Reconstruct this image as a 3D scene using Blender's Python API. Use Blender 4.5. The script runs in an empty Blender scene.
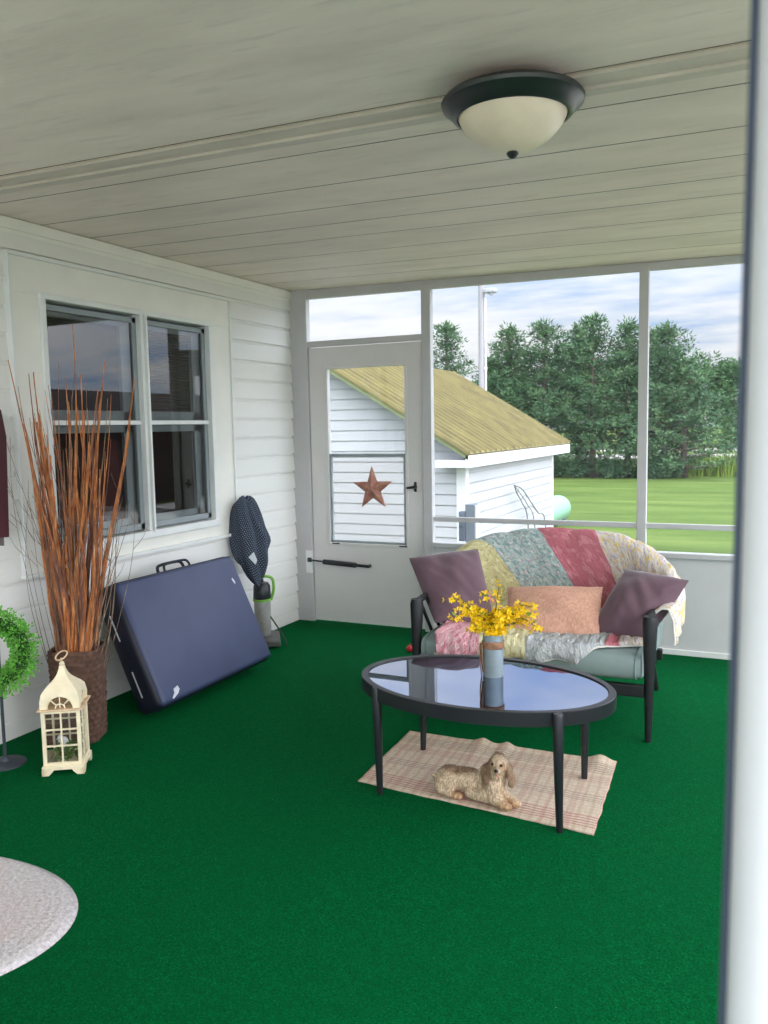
import bpy, bmesh, math, random
from mathutils import Vector, Matrix, noise as mnoise
random.seed(7)
C = bpy.context.scene.collection
PI = math.pi
V = Vector

# ------------------------------------------------------------------ helpers
def lin(c):
    c = c / 255.0
    return c / 12.92 if c <= 0.04045 else ((c + 0.055) / 1.055) ** 2.4
def rgb(r, g, b): return (lin(r), lin(g), lin(b), 1.0)

class NT:
    """tiny wrapper round a node tree"""
    def __init__(s, tree): s.t = tree; s.n = tree.nodes; s.l = tree.links
    def add(s, kind, **kw):
        nd = s.n.new(kind)
        ins = kw.pop('ins', {})
        for k, v in kw.items(): setattr(nd, k, v)
        for k, v in ins.items():
            if isinstance(v, bpy.types.NodeSocket): s.l.new(v, nd.inputs[k])
            else: nd.inputs[k].default_value = v
        return nd
    def ramp(s, fac, stops, interp='LINEAR'):
        r = s.n.new('ShaderNodeValToRGB'); r.color_ramp.interpolation = interp
        e = r.color_ramp.elements
        while len(e) > 1: e.remove(e[-1])
        e[0].position, e[0].color = stops[0]
        for p, c in stops[1:]:
            x = e.new(p); x.color = c
        s.l.new(fac, r.inputs[0]); return r.outputs[0]
    def mix(s, fac, a, b, mode='MIX'):
        m = s.n.new('ShaderNodeMix'); m.data_type = 'RGBA'; m.blend_type = mode
        for k, v in ((0, fac), (6, a), (7, b)):
            if isinstance(v, bpy.types.NodeSocket): s.l.new(v, m.inputs[k])
            else: m.inputs[k].default_value = v
        return m.outputs[2]
    def math(s, op, a, b=0.0, c=0.0):
        m = s.n.new('ShaderNodeMath'); m.operation = op
        for k, v in ((0, a), (1, b), (2, c)):
            if isinstance(v, bpy.types.NodeSocket): s.l.new(v, m.inputs[k])
            else: m.inputs[k].default_value = v
        return m.outputs[0]
    def noise(s, vec, scale, detail=3.0, rough=0.55):
        return s.add('ShaderNodeTexNoise', ins={'Vector': vec, 'Scale': scale, 'Detail': detail, 'Roughness': rough}).outputs[0]
    def voro(s, vec, scale, feature='F1', out='Distance'):
        return s.add('ShaderNodeTexVoronoi', feature=feature, ins={'Vector': vec, 'Scale': scale}).outputs[out]
    def coord(s, which='Object'): return s.add('ShaderNodeTexCoord').outputs[which]
    def scaled(s, vec, sc): return s.add('ShaderNodeMapping', ins={'Vector': vec, 'Scale': sc}).outputs[0]
    def bump(s, h, strength=0.3, dist=0.01):
        return s.add('ShaderNodeBump', ins={'Height': h, 'Strength': strength, 'Distance': dist}).outputs[0]

def new_mat(name):
    m = bpy.data.materials.new(name); m.use_nodes = True
    nt = NT(m.node_tree); b = nt.n['Principled BSDF']
    return m, nt, b

def mat(name, col, rough=0.6, metal=0.0, var=0.12, vs=6.0, bump=0.0, bs=80.0, spec=0.4, stretch=(1, 1, 1)):
    m, nt, b = new_mat(name)
    v = nt.scaled(nt.coord(), stretch)
    n = nt.noise(v, vs, 4.0)
    lo = tuple(x * (1 - var) for x in col[:3]) + (1,); hi = tuple(min(1, x * (1 + var)) for x in col[:3]) + (1,)
    nt.l.new(nt.ramp(n, [(0.3, lo), (0.7, hi)]), b.inputs['Base Color'])
    b.inputs['Roughness'].default_value = rough; b.inputs['Metallic'].default_value = metal
    b.inputs['Specular IOR Level'].default_value = spec
    if bump:
        nt.l.new(nt.bump(nt.noise(v, bs, 2.0), bump, 0.005), b.inputs['Normal'])
    return m

def BM(): return bmesh.new()
def box(bm, lo, hi, M=None, bev=0.0, seg=2):
    x0, y0, z0 = lo; x1, y1, z1 = hi
    vs = [bm.verts.new(p) for p in ((x0,y0,z0),(x1,y0,z0),(x1,y1,z0),(x0,y1,z0),(x0,y0,z1),(x1,y0,z1),(x1,y1,z1),(x0,y1,z1))]
    fs = [bm.faces.new([vs[i] for i in f]) for f in ((0,3,2,1),(4,5,6,7),(0,1,5,4),(1,2,6,5),(2,3,7,6),(3,0,4,7))]
    if bev:
        es = list({e for f in fs for e in f.edges})
        r = bmesh.ops.bevel(bm, geom=es, offset=bev, segments=seg, affect='EDGES', profile=0.5)
        vs = list({v for f in r['faces'] for v in f.verts} | {v for v in vs if v.is_valid})
    if M is not None: bmesh.ops.transform(bm, matrix=M, verts=vs)
    return vs
def tube(bm, pts, rad, seg=10, cap=True):
    pts = [V(p) for p in pts]; n = len(pts)
    if not isinstance(rad, (list, tuple)): rad = [rad] * n
    rings = []; up = None
    for i, p in enumerate(pts):
        d = (pts[min(i + 1, n - 1)] - pts[max(i - 1, 0)]).normalized()
        if up is None:
            up = V((0, 0, 1)) if abs(d.z) < 0.9 else V((1, 0, 0))
        a = d.cross(up).normalized(); up = a.cross(d).normalized()
        rings.append([bm.verts.new(p + (a * math.cos(t) + up * math.sin(t)) * rad[i]) for t in (2 * PI * k / seg for k in range(seg))])
    for r0, r1 in zip(rings, rings[1:]):
        for k in range(seg): bm.faces.new((r0[k], r0[(k + 1) % seg], r1[(k + 1) % seg], r1[k]))
    if cap:
        bm.faces.new(rings[0][::-1]); bm.faces.new(rings[-1])
def lathe(bm, prof, seg=40, c=(0, 0, 0), close=False):
    rings = []
    for r, z in prof:
        if r < 1e-6: rings.append([bm.verts.new((c[0], c[1], c[2] + z))])
        else: rings.append([bm.verts.new((c[0] + r * math.cos(2*PI*k/seg), c[1] + r * math.sin(2*PI*k/seg), c[2] + z)) for k in range(seg)])
    pr = list(zip(rings, rings[1:]))
    if close: pr.append((rings[-1], rings[0]))
    for a, b in pr:
        for k in range(seg):
            k2 = (k + 1) % seg
            if len(a) == 1 and len(b) == 1: continue
            if len(a) == 1: bm.faces.new((a[0], b[k], b[k2]))
            elif len(b) == 1: bm.faces.new((a[k], a[k2], b[0]))
            else: bm.faces.new((a[k], a[k2], b[k2], b[k]))
def prism(bm, poly, d):
    """closed polygon (3D points) extruded by vector d"""
    a = [bm.verts.new(p) for p in poly]; b = [bm.verts.new(V(p) + V(d)) for p in poly]
    n = len(a); bm.faces.new(a[::-1]); bm.faces.new(b)
    for i in range(n): bm.faces.new((a[i], a[(i+1) % n], b[(i+1) % n], b[i]))
def grid(bm, f, nu, nv, closed_u=False):
    g = [[bm.verts.new(f(i, j)) for j in range(nv)] for i in range(nu)]
    fs = []
    for i in range(nu if closed_u else nu - 1):
        for j in range(nv - 1):
            fs.append(bm.faces.new((g[i][j], g[(i+1) % nu][j], g[(i+1) % nu][j+1], g[i][j+1])))
    return g
def ellipsoid(bm, c, r, seg=12, rings=8, M=None):
    mm = Matrix.Translation(V(c)) @ (M or Matrix()) @ Matrix.Diagonal(V((r[0], r[1], r[2], 1)))
    bmesh.ops.create_uvsphere(bm, u_segments=seg, v_segments=rings, radius=1.0, matrix=mm)

def obj(name, bm, m, parent=None, smooth=True, bevel=0.0, loc=None, local=False, keep=False, solid=0.0):
    """link the bmesh (world coordinates) as ONE mesh object; origin at its base, or in its parent's space"""
    if not keep: bmesh.ops.recalc_face_normals(bm, faces=bm.faces[:])
    me = bpy.data.meshes.new(name)
    if parent is not None:
        off = V((0, 0, 0)) if local else world_loc(parent)
    else:
        co = [v.co for v in bm.verts]
        off = V(loc) if loc is not None else V(((min(c.x for c in co) + max(c.x for c in co)) / 2,
                   (min(c.y for c in co) + max(c.y for c in co)) / 2, min(c.z for c in co)))
    if not local: bmesh.ops.translate(bm, vec=-off, verts=bm.verts[:])
    bm.to_mesh(me); bm.free()
    o = bpy.data.objects.new(name, me); C.objects.link(o)
    if parent is not None: o.parent = parent
    else: o.location = off
    if smooth:
        me.shade_smooth()
        try: me.set_sharp_from_angle(angle=math.radians(38))
        except Exception: pass
    for x in (m if isinstance(m, (list, tuple)) else [m]): me.materials.append(x)
    if bevel:
        b = o.modifiers.new('bevel', 'BEVEL'); b.width = bevel; b.segments = 2; b.limit_method = 'ANGLE'; b.angle_limit = 0.7
    if solid:
        s = o.modifiers.new('solid', 'SOLIDIFY'); s.thickness = solid; s.offset = -1
    return o
def world_loc(o):
    l = V(o.location); p = o.parent
    while p: l += V(p.location); p = p.parent
    return l
def tag(o, label, cat=None, group=None, kind=None):
    o['label'] = label
    if cat: o['category'] = cat
    if group: o['group'] = group
    if kind: o['kind'] = kind
    return o
def thing(name, label, cat, loc=(0, 0, 0), group=None, rotz=0.0):
    o = bpy.data.objects.new(name, None); C.objects.link(o); o.location = loc; o.rotation_euler = (0, 0, rotz)
    o.empty_display_size = 0.05
    return tag(o, label, cat, group)
def struct_empty(name, loc, label=None):
    o = bpy.data.objects.new(name, None); C.objects.link(o); o.location = loc; o['kind'] = 'structure'
    if label: o['label'] = label
    return o
def struct(name, bm, m, **k):
    o = obj(name, bm, m, **k)
    if k.get('parent') is None: o['kind'] = 'structure'
    return o
def catmull(P, n):
    P = [V(p) for p in P]; out = []
    Q = [P[0] * 2 - P[1]] + P + [P[-1] * 2 - P[-2]]
    for i in range(len(P) - 1):
        a, b, c, d = Q[i:i + 4]
        for k in range(n):
            t = k / n
            out.append(0.5 * ((2 * b) + (c - a) * t + (2 * a - 5 * b + 4 * c - d) * t * t + (3 * b - a - 3 * c + d) * t ** 3))
    out.append(P[-1]); return out

# ------------------------------------------------------------------ numbers of the porch
XL, YF = -3.285, 5.41            # house wall plane, far screen wall plane
XR, YN = 1.70, 0.50              # right screen wall, near screen wall
GZ = -1.10                       # the yard lies lower than the porch floor
def ceil_z(x): return 2.462 - 0.015 * (x - XL)

# ------------------------------------------------------------------ materials
M_trim = mat('white_paint', rgb(226, 227, 224), 0.45, var=0.05, vs=5, bump=0.08, bs=50)
M_trim_grey = mat('grey_white_paint', rgb(190, 188, 188), 0.5, var=0.05, vs=5, bump=0.06, bs=60)
M_vinyl = mat('white_vinyl_siding', rgb(226, 224, 219), 0.42, var=0.035, vs=3, bump=0.05, bs=30, stretch=(1, 0.15, 1))
M_case = mat('cream_casing_paint', rgb(232, 229, 220), 0.45, var=0.04, vs=4)
M_dark = mat('black_painted_metal', rgb(30, 32, 36), 0.38, var=0.2, vs=20, spec=0.5)
M_glassdark = None

def glass_mat(name, tint=(0.97, 0.98, 0.98, 1), ior=1.5, rough=0.0):
    m = bpy.data.materials.new(name); m.use_nodes = True; nt = NT(m.node_tree); nt.n.clear()
    out = nt.add('ShaderNodeOutputMaterial')
    tr = nt.add('ShaderNodeBsdfTransparent', ins={'Color': tint})
    gl = nt.add('ShaderNodeBsdfGlossy', ins={'Color': (1, 1, 1, 1), 'Roughness': rough})
    fr = nt.add('ShaderNodeFresnel', ins={'IOR': ior})
    mx = nt.add('ShaderNodeMixShader', ins={0: fr.outputs[0], 1: tr.outputs[0], 2: gl.outputs[0]})
    nt.l.new(mx.outputs[0], out.inputs[0]); return m
M_pane = glass_mat('window_glass')
M_pane_win = glass_mat('house_window_glass', (0.8, 0.82, 0.82, 1), 1.75)

def screen_mat(name, fac, col):
    m = bpy.data.materials.new(name); m.use_nodes = True; nt = NT(m.node_tree); nt.n.clear()
    out = nt.add('ShaderNodeOutputMaterial')
    tr = nt.add('ShaderNodeBsdfTransparent')
    df = nt.add('ShaderNodeBsdfDiffuse', ins={'Color': col})
    v = nt.coord()
    w = nt.math('MULTIPLY_ADD', nt.noise(v, 3.0, 2), 0.04, fac - 0.02)
    mx = nt.add('ShaderNodeMixShader', ins={0: w, 1: tr.outputs[0], 2: df.outputs[0]})
    nt.l.new(mx.outputs[0], out.inputs[0]); return m
M_screen = screen_mat('insect_screen', 0.07, rgb(190, 196, 204))

# green outdoor carpet
M_carpet, nt, b = new_mat('green_turf_carpet')
v = nt.coord()
n1 = nt.noise(v, 1.3, 4); n2 = nt.noise(v, 190, 3, 0.8); n3 = nt.noise(v, 26, 4, 0.75)
c = nt.ramp(n2, [(0.28, rgb(0, 50, 22)), (0.52, rgb(0, 88, 42)), (0.78, rgb(8, 134, 74))])
c = nt.mix(nt.ramp(n1, [(0.35, (0, 0, 0, 1)), (0.7, (0.45, 0.45, 0.45, 1))]), c, rgb(0, 84, 44))
c = nt.mix(nt.ramp(n3, [(0.3, (0.3, 0.3, 0.3, 1)), (0.65, (0, 0, 0, 1))]), c, rgb(0, 66, 34))
sp = nt.ramp(nt.voro(v, 9.0), [(0.0, (0.8, 0.8, 0.8, 1)), (0.022, (0, 0, 0, 1))])
c = nt.mix(sp, c, rgb(120, 170, 140))
nt.l.new(c, b.inputs['Base Color']); b.inputs['Roughness'].default_value = 0.9; b.inputs['Specular IOR Level'].default_value = 0.04
nt.l.new(nt.bump(nt.math('ADD', n2, n3), 0.5, 0.006), b.inputs['Normal'])

# dingy painted ceiling
M_ceil, nt, b = new_mat('dingy_painted_boards')
v = nt.coord()
s1 = nt.noise(nt.scaled(v, (0.5, 2.0, 1)), 2.2, 5, 0.6)
s2 = nt.noise(nt.scaled(v, (1.2, 7, 1)), 3.0, 5, 0.65)
c = nt.ramp(s1, [(0.3, rgb(218, 203, 191)), (0.55, rgb(234, 219, 207)), (0.75, rgb(241, 228, 216))])
c = nt.mix(nt.ramp(s2, [(0.55, (0, 0, 0, 1)), (0.75, (0.55, 0.55, 0.55, 1))]), c, rgb(196, 182, 172))
nt.l.new(c, b.inputs['Base Color']); b.inputs['Roughness'].default_value = 0.55
nt.l.new(nt.bump(nt.noise(nt.scaled(v, (1, 8, 1)), 14, 3), 0.12, 0.01), b.inputs['Normal'])

# ------------------------------------------------------------------ floor and ceiling
bm = BM(); box(bm, (XL - 0.15, -1.6, -0.16), (XR + 0.12, YF + 0.1, 0.0)); struct('floor', bm, M_carpet, loc=(0, 3, -0.16))
# ceiling boards with grooves running across the porch
bm = BM()
edges = [-1.6, 0.1, 1.25, 2.43, 2.72, 3.10, 3.42, 3.70, 3.98, 4.34, 4.72, 5.06, YF + 0.12]
for y0, y1 in zip(edges, edges[1:]):
    g = 0.0035
    for x0, x1 in ((XL - 0.1, XR + 0.12),):
        P = [(x0, y0 + g, ceil_z(x0)), (x1, y0 + g, ceil_z(x1)), (x1, y1 - g, ceil_z(x1)), (x0, y1 - g, ceil_z(x0))]
        prism(bm, P, (0, 0, 0.045))
prism(bm, [(XL - 0.1, -1.6, ceil_z(XL) + 0.035), (XR + 0.12, -1.6, ceil_z(XR) + 0.035), (XR + 0.12, YF + 0.12, ceil_z(XR) + 0.035), (XL - 0.1, YF + 0.12, ceil_z(XL) + 0.035)], (0, 0, 0.1))
bm.faces.ensure_lookup_table()
bm.normal_update()
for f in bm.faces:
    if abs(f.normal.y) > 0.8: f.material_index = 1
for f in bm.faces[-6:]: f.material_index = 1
struct('ceiling', bm, [M_ceil, mat('shaded_board_gap', rgb(112, 106, 95), 0.9)], smooth=False, loc=(0, 3, 2.4))  # groove shade put into the darker colour of board edges and backing
def sloped_board(bm, y0, y1, t):
    x0, x1 = XL + 0.02, XR
    P = [(x0, y0, ceil_z(x0)), (x1, y0, ceil_z(x1)), (x1, y1, ceil_z(x1)), (x0, y1, ceil_z(x0))]
    prism(bm, P, (0, 0, -t))
M_ceiltrim = mat('ceiling_batten_paint', rgb(204, 192, 180), 0.5, var=0.10, vs=6, bump=0.1, bs=20, stretch=(0.6, 4, 1))
bm = BM(); sloped_board(bm, 2.44, 2.575, 0.012); sloped_board(bm, 2.515, 2.565, 0.022)
struct('trim_1', bm, M_ceiltrim, smooth=False, bevel=0.003)

# ------------------------------------------------------------------ house wall with lapped siding
def siding(bm, P, a0, a1, z0, z1, phase, course, out=0.014):
    """P(a, o, z) -> point. a0/a1 numbers or functions of z"""
    f0 = a0 if callable(a0) else (lambda z: a0); f1 = a1 if callable(a1) else (lambda z: a1)
    k = math.floor((z0 - phase) / course)
    while phase + k * course < z1 - 1e-6:
        lo = max(z0, phase + k * course); hi = min(z1, phase + (k + 1) * course)
        if hi - lo > 1e-4:
            zb = phase + k * course
            pr = [(0.0, out), (0.83, out * 0.55), (0.90, 0.002), (1.0, 0.002)]
            def outat(z):
                f = (z - zb) / course
                for (p0, o0), (p1, o1) in zip(pr, pr[1:]):
                    if f <= p1 + 1e-9: return o0 + (o1 - o0) * max(0, (f - p0)) / (p1 - p0)
                return 0.002
            zs = [lo] + [zb + p * course for p, _ in pr[1:-1] if lo + 1e-4 < zb + p * course < hi - 1e-4] + [hi]
            for u, w_ in zip(zs, zs[1:]):
                A = [P(f0(u), outat(u), u), P(f1(u), outat(u), u), P(f1(w_), outat(w_), w_), P(f0(w_), outat(w_), w_)]
                if (A[0] - A[1]).length > 1e-4: bm.faces.new([bm.verts.new(p) for p in A])
            ol = outat(lo)
            if (P(f0(lo), 0, lo) - P(f1(lo), 0, lo)).length > 1e-4:
                bm.faces.new([bm.verts.new(p) for p in (P(f0(lo), 0.0, lo), P(f1(lo), 0.0, lo), P(f1(lo), ol, lo), P(f0(lo), ol, lo))])
        k += 1
PW = lambda a, o, z: V((XL + o, a, z))
WY0, WY1, WZ0, WZ1 = 3.065, 4.385, 0.875, 2.118          # window opening
bm = BM()
ph = 2.186 - 0.1305 * 20
for a0, a1, z0, z1 in ((-1.6, WY0, 0.0, 2.44), (WY1, YF, 0.0, 2.44), (WY0, WY1, 0.0, WZ0), (WY0, WY1, WZ1, 2.44)):
    siding(bm, PW, a0, a1, z0, z1, ph, 0.1305, 0.019)
    box(bm, (XL - 0.12, a0, z0), (XL, a1, max(z1, 2.47) if z1 > 2.4 else z1))
struct('wall_left', bm, M_vinyl, smooth=False, keep=True, loc=(XL, 2, 0))
# cornice board at the top of the house wall
bm = BM(); box(bm, (XL, -1.6, 2.405), (XL + 0.028, YF, 2.458), bev=0.004); box(bm, (XL, -1.6, 2.385), (XL + 0.018, YF, 2.41))
struct('trim_2', bm, M_case, smooth=False)

# window: casing, frame, two double-hung units
win = struct_empty('window_1', (XL, 3.75, 0.77), 'white double window in the siding with two dark double-hung sashes')
bm = BM()
X0, X1 = XL + 0.002, XL + 0.034
cy0, cy1, cz0, cz1 = 2.87, 4.60, 0.775, 2.285
box(bm, (X0, cy0, WZ1), (X1, cy1, cz1)); box(bm, (X0, cy0, cz0), (X1, cy1, WZ0))
box(bm, (X0, cy0, WZ0), (X1, WY0, WZ1)); box(bm, (X0, WY1, WZ0), (X1, cy1, WZ1))
obj('casing', bm, M_case, win, smooth=False, bevel=0.003)
bm = BM()
for lo, hi in (((X0, cy0 - 0.012, cz1), (X1 + 0.012, cy1 + 0.012, cz1 + 0.018)), ((X0, cy0 - 0.012, cz0), (X1 + 0.012, cy0, cz1)), ((X0, cy1, cz0), (X1 + 0.012, cy1 + 0.012, cz1)), ((X0, cy0 - 0.02, cz0 - 0.02), (X1 + 0.02, cy1 + 0.02, cz0))):
    box(bm, lo, hi)
obj('casing_edge', bm, M_trim, win, smooth=False, bevel=0.003)
bm = BM()
fx0, fx1 = XL - 0.06, XL + 0.052
box(bm, (fx0, WY0 - 0.03, WZ1 - 0.016), (fx1, WY1 + 0.02, WZ1 + 0.012)); box(bm, (fx0, WY0 - 0.03, WZ0 - 0.03), (fx1 + 0.01, WY1 + 0.02, WZ0 + 0.012))
box(bm, (fx0, WY0 - 0.027, WZ0 - 0.02), (fx1 - 0.004, WY0 + 0.006, WZ1 + 0.009)); box(bm, (fx0, WY1 - 0.016, WZ0 - 0.02), (fx1 - 0.004, WY1 + 0.017, WZ1 + 0.009))
box(bm, (fx0, 3.742, WZ0), (fx1 - 0.006, 3.798, WZ1)); box(bm, (fx0, 3.762, WZ0), (fx1 + 0.014, 3.778, WZ1 - 0.005))
obj('frame', bm, M_trim, win, smooth=False, bevel=0.004)
M_sash = mat('grey_aluminium_sash', rgb(142, 150, 152), 0.4, var=0.06)
M_sash_in = mat('grey_inner_sash', rgb(166, 176, 178), 0.5, var=0.06)
M_interior = mat('dark_room_interior', rgb(62, 54, 48), 0.8)
M_blind = mat('brown_blind_slat', rgb(70, 58, 50), 0.6)
for a, b_ in ((WY0 + 0.006, 3.742), (3.798, WY1 - 0.016)):
    bm = BM()
    w = 0.032; xs0, xs1 = XL - 0.01, XL + 0.012
    box(bm, (xs0, a, WZ0 + 0.02), (xs1, a + w, WZ1 - 0.03)); box(bm, (xs0, b_ - w, WZ0 + 0.02), (xs1, b_, WZ1 - 0.03))
    box(bm, (xs0, a, WZ1 - 0.06), (xs1, b_, WZ1 - 0.03)); box(bm, (xs0, a, WZ0 + 0.02), (xs1, b_, WZ0 + 0.055))
    s_ = obj('storm_sash', bm, M_sash, win, smooth=False, bevel=0.002)
    bm = BM(); box(bm, (xs0, a, 1.492), (xs1 + 0.008, b_, 1.516)); obj('meeting_rail', bm, M_trim, win, smooth=False, bevel=0.002)
    bm = BM(); xi0, xi1 = XL - 0.055, XL - 0.03
    w2 = 0.085
    for z0, z1 in ((WZ0 + 0.02, 1.50), (1.50, WZ1 - 0.03)):
        box(bm, (xi0, a, z0), (xi1, a + w2 * 0.7, z1)); box(bm, (xi0, b_ - w2, z0), (xi1, b_, z1))
        box(bm, (xi0, a, z1 - 0.05), (xi1, b_, z1)); box(bm, (xi0, a, z0), (xi1, b_, z0 + 0.07))
    obj('inner_sash', bm, M_sash_in, win, smooth=False, bevel=0.003)
    bm = BM()
    for z0, z1 in ((WZ0 + 0.055, 1.492), (1.516, WZ1 - 0.06)):
        q = [bm.verts.new((XL + 0.003, y, z)) for y, z in ((a + w, z0), (b_ - w, z0), (b_ - w, z1), (a + w, z1))]; bm.faces.new(q)
    obj('pane', bm, M_pane_win, s_, smooth=False, keep=True)
bm = BM()
for k in range(34):
    z = 2.05 - k * 0.0165
    box(bm, (XL - 0.13, 3.83, z), (XL - 0.105, 4.36, z + 0.010), None)
obj('blind', bm, M_blind, win, smooth=False)
bm = BM(); box(bm, (XL - 0.9, WY0 - 0.5, WZ0 - 0.4), (XL - 0.125, WY1 + 0.5, WZ1 + 0.2))
for f in [f for f in bm.faces if f.calc_center_median().x > XL - 0.13]: bm.faces.remove(f)
obj('room_interior', bm, M_interior, win, smooth=False)
bm = BM(); box(bm, (XL - 0.45, 3.84, 0.9), (XL - 0.42, 4.02, 1.40)); box(bm, (XL - 0.5, 3.2, 0.9), (XL - 0.46, 3.5, 1.3))
obj('curtain', bm, mat('dark_red_curtain', rgb(96, 44, 42), 0.9), win, smooth=False)

# ------------------------------------------------------------------ far screen wall
Y0, Y1 = YF, YF + 0.045
M_post = M_trim_grey
def post(n, lo, hi, m=None):
    bm = BM(); box(bm, lo, hi, bev=0.004); return struct('trim_%d' % n, bm, m or M_post, smooth=False)
post(3, (XL - 0.05, Y0 - 0.006, 0), (-3.135, Y1 + 0.004, ceil_z(XL) + 0.01))                            # corner post
bm = BM(); zt = lambda x: ceil_z(x) - 0.001
prism(bm, [(XL, Y0, zt(XL)), (XR, Y0, zt(XR)), (XR, Y0, 2.355), (XL, Y0, 2.395)], (0, 0.048, 0))
struct('trim_4', bm, M_post, smooth=False, bevel=0.003)                          # head beam
post(5, (-2.226, Y0 - 0.012, 0), (-2.158, Y1, 2.41))                             # post right of the door
post(6, (-0.781, Y0 - 0.004, 0.64), (-0.724, Y1, 2.40))                          # mid post
post(7, (0.66, Y0 - 0.004, 0.64), (0.72, Y1, 2.40))
post(8, (XR - 0.07, Y0, 0), (XR + 0.02, Y1, 2.40))
bm = BM(); box(bm, (-2.158, Y0 + 0.004, 0.790), (XR - 0.07, Y0 + 0.028, 0.824), bev=0.004); struct('trim_9', bm, M_post, smooth=False)     # guard rail
bm = BM(); box(bm, (-2.158, Y0 - 0.03, 0.612), (XR - 0.07, Y1, 0.645), bev=0.004); struct('trim_10', bm, M_post, smooth=False)          # sill
M_knee = mat('grey_knee_wall_panel', rgb(204, 203, 203), 0.5, var=0.05, vs=3, bump=0.05)
bm = BM(); box(bm, (-2.158, Y0, 0.0), (XR, Y1, 0.62)); struct('wall_back', bm, M_knee, smooth=False)
bm = BM(); box(bm, (-2.158, Y0 - 0.014, 0.0), (XR, Y0 + 0.002, 0.035), bev=0.003); struct('baseboard_back', bm, M_trim, smooth=False)
# door header
bm = BM(); box(bm, (-3.135, Y0, 2.046), (-2.226, Y1, 2.088), bev=0.004); struct('trim_11', bm, M_post, smooth=False)
def screen(n, P, label, m=M_screen):
    e = struct_empty('window_%d' % n, P[0], label)
    bm = BM(); bm.faces.new([bm.verts.new(p) for p in P]); obj('screen', bm, m, e, smooth=False); return e
ys = YF + 0.032
screen(2, [(-3.135, ys, 2.088), (-2.226, ys, 2.088), (-2.226, ys, 2.39), (-3.135, ys, 2.39)], 'screened transom opening above the white storm door')
screen(3, [(-2.158, ys, 0.645), (-0.785, ys, 0.645), (-0.785, ys, 2.38), (-2.158, ys, 2.38)], 'screened bay facing the shed, between two white posts')
screen(4, [(-0.724, ys, 0.645), (0.66, ys, 0.645), (0.66, ys, 2.37), (-0.724, ys, 2.37)], 'screened bay facing the lawn, right of the middle post')
screen(5, [(0.72, ys, 0.645), (XR - 0.07, ys, 0.645), (XR - 0.07, ys, 2.36), (0.72, ys, 2.36)], 'screened bay at the right corner of the far wall')

# storm door
M_door = mat('grey_white_door_paint', rgb(214, 211, 208), 0.42, var=0.04, vs=3)
door = struct_empty('door_1', (-2.68, YF, 0.0), 'white storm door with a tall glass light and a rust star hanging on it')
dx0, dx1, dy0, dy1, dt = -3.128, -2.232, YF + 0.010, YF + 0.042, 2.040
wx0, wx1, wz0, wz1 = -2.978, -2.366, 0.610, 1.882
bm = BM()
box(bm, (dx0, dy0, 0.012), (dx1, dy1, wz0)); box(bm, (dx0, dy0, wz1), (dx1, dy1, dt))
box(bm, (dx0, dy0, wz0), (wx0, dy1, wz1)); box(bm, (wx1, dy0, wz0), (dx1, dy1, wz1))
bmesh.ops.remove_doubles(bm, verts=bm.verts[:], dist=1e-5)
obj('door_panel', bm, M_door, door, smooth=False)
bm = BM()
fw = 0.022
for lo, hi in (((wx0 - fw, dy0 - 0.008, wz0 - fw), (wx1 + fw, dy0, wz0)), ((wx0 - fw, dy0 - 0.008, wz1), (wx1 + fw, dy0, wz1 + fw)), ((wx0 - fw, dy0 - 0.008, wz0), (wx0, dy0, wz1)), ((wx1, dy0 - 0.008, wz0), (wx1 + fw, dy0, wz1))): box(bm, lo, hi)
obj('glazing_frame', bm, M_door, door, smooth=False, bevel=0.003)
bm = BM(); box(bm, (wx0, dy0 - 0.004, 1.238), (wx1, dy0 + 0.03, 1.266)); 
for lo, hi in (((wx0, dy0, wz0), (wx1, dy0 + 0.02, wz0 + 0.018)), ((wx0, dy0, wz0), (wx0 + 0.018, dy0 + 0.02, 1.24)), ((wx1 - 0.018, dy0, wz0), (wx1, dy0 + 0.02, 1.24))): box(bm, lo, hi)
obj('sash_bar', bm, mat('grey_sash_bar', rgb(150, 158, 160), 0.4), door, smooth=False, bevel=0.002)
for z0, z1, mm, nm in ((wz0, 1.25, screen_mat('hazed_glass', 0.24, rgb(206, 200, 188)), 'pane'), (1.25, wz1, M_pane, 'pane')):  # lower pane: screen haze mixed in as a pale diffuse colour
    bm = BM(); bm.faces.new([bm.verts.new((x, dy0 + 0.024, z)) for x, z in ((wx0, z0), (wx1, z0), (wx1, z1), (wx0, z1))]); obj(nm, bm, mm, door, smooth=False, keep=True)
bm = BM()                                                                          # latch handle
tube(bm, [(-2.292, dy0, 1.03), (-2.292, dy0 - 0.03, 1.03)], 0.012); tube(bm, [(-2.292, dy0 - 0.03, 1.03), (-2.345, dy0 - 0.035, 1.024)], [0.011, 0.008])
box(bm, (-2.302, dy0 - 0.008, 0.995), (-2.282, dy0, 1.065), bev=0.004)
obj('handle', bm, M_dark, door)
bm = BM()                                                                          # pneumatic closer
tube(bm, [(-3.155, dy0 - 0.028, 0.470), (-3.03, dy0 - 0.033, 0.463)], 0.006); tube(bm, [(-3.03, dy0 - 0.033, 0.463), (-2.76, dy0 - 0.036, 0.452)], 0.019, 14)
tube(bm, [(-2.76, dy0 - 0.036, 0.452), (-2.66, dy0 - 0.034, 0.448)], 0.011)
box(bm, (-3.17, dy0 - 0.035, 0.455), (-3.14, dy0 - 0.012, 0.487), bev=0.003); box(bm, (-2.668, dy0 - 0.046, 0.438), (-2.65, dy0 + 0.002, 0.458), bev=0.003)
dc_ = obj('door_closer', bm, M_dark, door)
bm = BM(); box(bm, (-3.192, Y0 - 0.010, 0.37), (-3.135, Y0 + 0.001, 0.54), bev=0.004); obj('closer_bracket', bm, M_trim, dc_, smooth=False)
bm = BM()
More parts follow.
